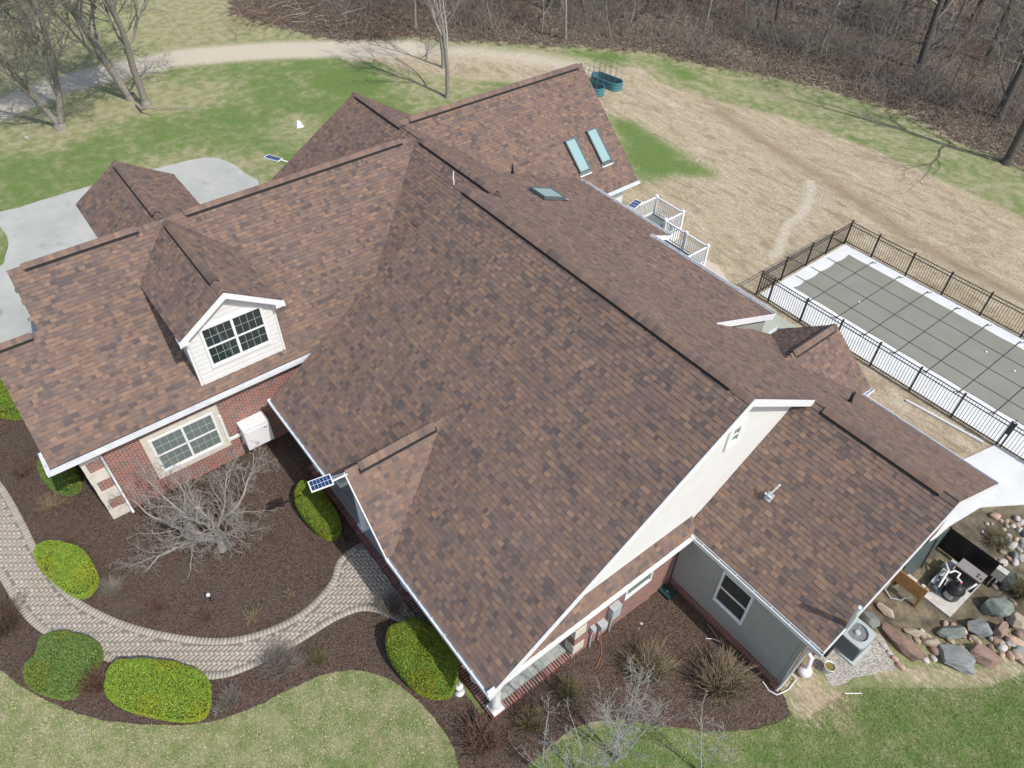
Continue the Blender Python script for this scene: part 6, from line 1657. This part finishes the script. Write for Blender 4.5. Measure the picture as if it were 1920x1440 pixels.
V_ = [(-.3, -.2, 0), (.27, -.23, 0), (.33, .2, 0), (-.23, .23, 0), (-.1, -.05, .32), (.1, -.08, .36), (.12, .1, .33), (-.08, .1, .3)]
mb.idx([(p[0] + x, p[1] + y, z) for x, y, z in V_], [(0, 1, 5, 4), (1, 2, 6, 5), (2, 3, 7, 6), (3, 0, 4, 7), (4, 5, 6, 7)], smooth=False)
tag(mb.build('white_stone', MAT['pale_concrete']), 'white pyramid shaped stone standing on the green lawn behind the house', 'stone')
p = G3(50, 258, 0); o = rock(50, 258, .45, .3, .3, .2, 'pale', 140, 'small white stone at the foot of the forked maple', cat='stone'); o.name = 'stone'; del o['group']
mb = MB(); mb.tube([G3(1326, 1170, .05), G3(1337, 1183, .06), G3(1349, 1202, .04)], .022, 5); tag(mb.build('wood_stick', MAT['twig_tan']), 'brown wooden stick lying in the mulch by the grey wing', 'stick')
mb = MB(); mb.tube([G3(1323, 1197, .05), G3(1338, 1198, .06), G3(1351, 1204, .04)], .016, 5); tag(mb.build('pipe_scrap', MAT['pvc']), 'white strip of scrap in the mulch by the brown stick', 'scrap')
for i, (pts, lab) in enumerate([(((70, 1103), (84, 1101), (98, 1098)), 'pale twig on the mulch above the inner hedge'), (((64, 1092), (70, 1105), (78, 1110)), 'short broken twig lying left of the pale one')]):
    mb = MB(); mb.tube([G3(*q, .03) for q in pts], .012, 4); tag(mb.build('twig', MAT['twig_tan']), lab, 'twig')
mb = MB(); mb.tube([G3(256, 196, .1), G3(266, 205, .3), G3(277, 203, .5)], [.09, .08, .05], 6); mb.tube([G3(280, 202, .05), G3(300, 205, .04), G3(330, 203, .05), G3(360, 204, .03)], [.04, .03, .03, .01], 5)
tag(mb.build('fallen_branch', MAT['bark_pale']), 'pale broken branch on the grass at the foot of the straight trunk', 'branch')

# galvanised garden beds
def gbed(px, py, L, Wd, ang, lab, trel):
    x, y = G(px, py, .4); e = empty('garden_bed', (x, y, 0), lab, 'garden bed', rz=ang)
    def prof(L, Wd, n=10):
        r = Wd / 2; s = (L - Wd) / 2; q = []
        for k in range(n + 1): t_ = -math.pi / 2 + math.pi * k / n; q.append((s + r * math.cos(t_), r * math.sin(t_)))
        for k in range(n + 1): t_ = math.pi / 2 + math.pi * k / n; q.append((-s + r * math.cos(t_), r * math.sin(t_)))
        return q
    mb = MB(); zs = [0, .03, .1, .13, .2, .23, .3, .33, .4, .43, .5, .53]; Vt = []; m = 0
    P_o = [prof(L + (.03 if i % 4 in (1, 2) else 0), Wd + (.03 if i % 4 in (1, 2) else 0)) for i in range(len(zs))]
    m = len(P_o[0]); Fa = []
    for z, q in zip(zs, P_o): Vt += [(a, b, z) for a, b in q]
    for z, q in zip(zs[::-1], [prof(L - .06, Wd - .06)] * len(zs)): Vt += [(a, b, z) for a, b in q]
    R_ = 2 * len(zs)
    for i in range(R_ - 1):
        for k in range(m): Fa.append((i * m + k, i * m + (k + 1) % m, (i + 1) * m + (k + 1) % m, (i + 1) * m + k))
    mb.idx(Vt, Fa, smooth=False); o = mb.build('wall', simple('teal_metal', (0.06, 0.20, 0.24), .4, .1)); o.parent = e
    mb = MB(); mb.prism(prof(L - .08, Wd - .08), .0, .08); o = mb.build('soil', simple('bed_soil', (.34, .28, .19), .95)); o.parent = e
    if trel:
        mb = MB()
        for k in range(5):
            s = -L / 2 + .3 + k * (L - .6) / 4
            mb.tube([(s, Wd / 2 - .1, 0), (s, Wd / 2 - .1, 1.5), (s, -Wd / 2 + .1, 1.5), (s, -Wd / 2 + .1, 0)], .014, 4)
        mb.tube([(-L / 2 + .3, Wd / 2 - .1, 1.5), (L / 2 - .3, Wd / 2 - .1, 1.5)], .012, 4); mb.tube([(-L / 2 + .3, -Wd / 2 + .1, 1.5), (L / 2 - .3, -Wd / 2 + .1, 1.5)], .012, 4)
        o = mb.build('trellis', MAT['dark_metal']); o.parent = e
    return e
d = np.array(G(1158, 157, .5)) - np.array(G(1118, 142, .5)); an = math.atan2(d[1], d[0])
gbed(1138, 149, 2.4, .95, an, 'teal oval metal garden bed with wire trellis hoops, the farther one', True)
gbed(1106, 160, 2.2, .9, an, 'teal oval metal garden bed half hidden behind the far roof edge', True)
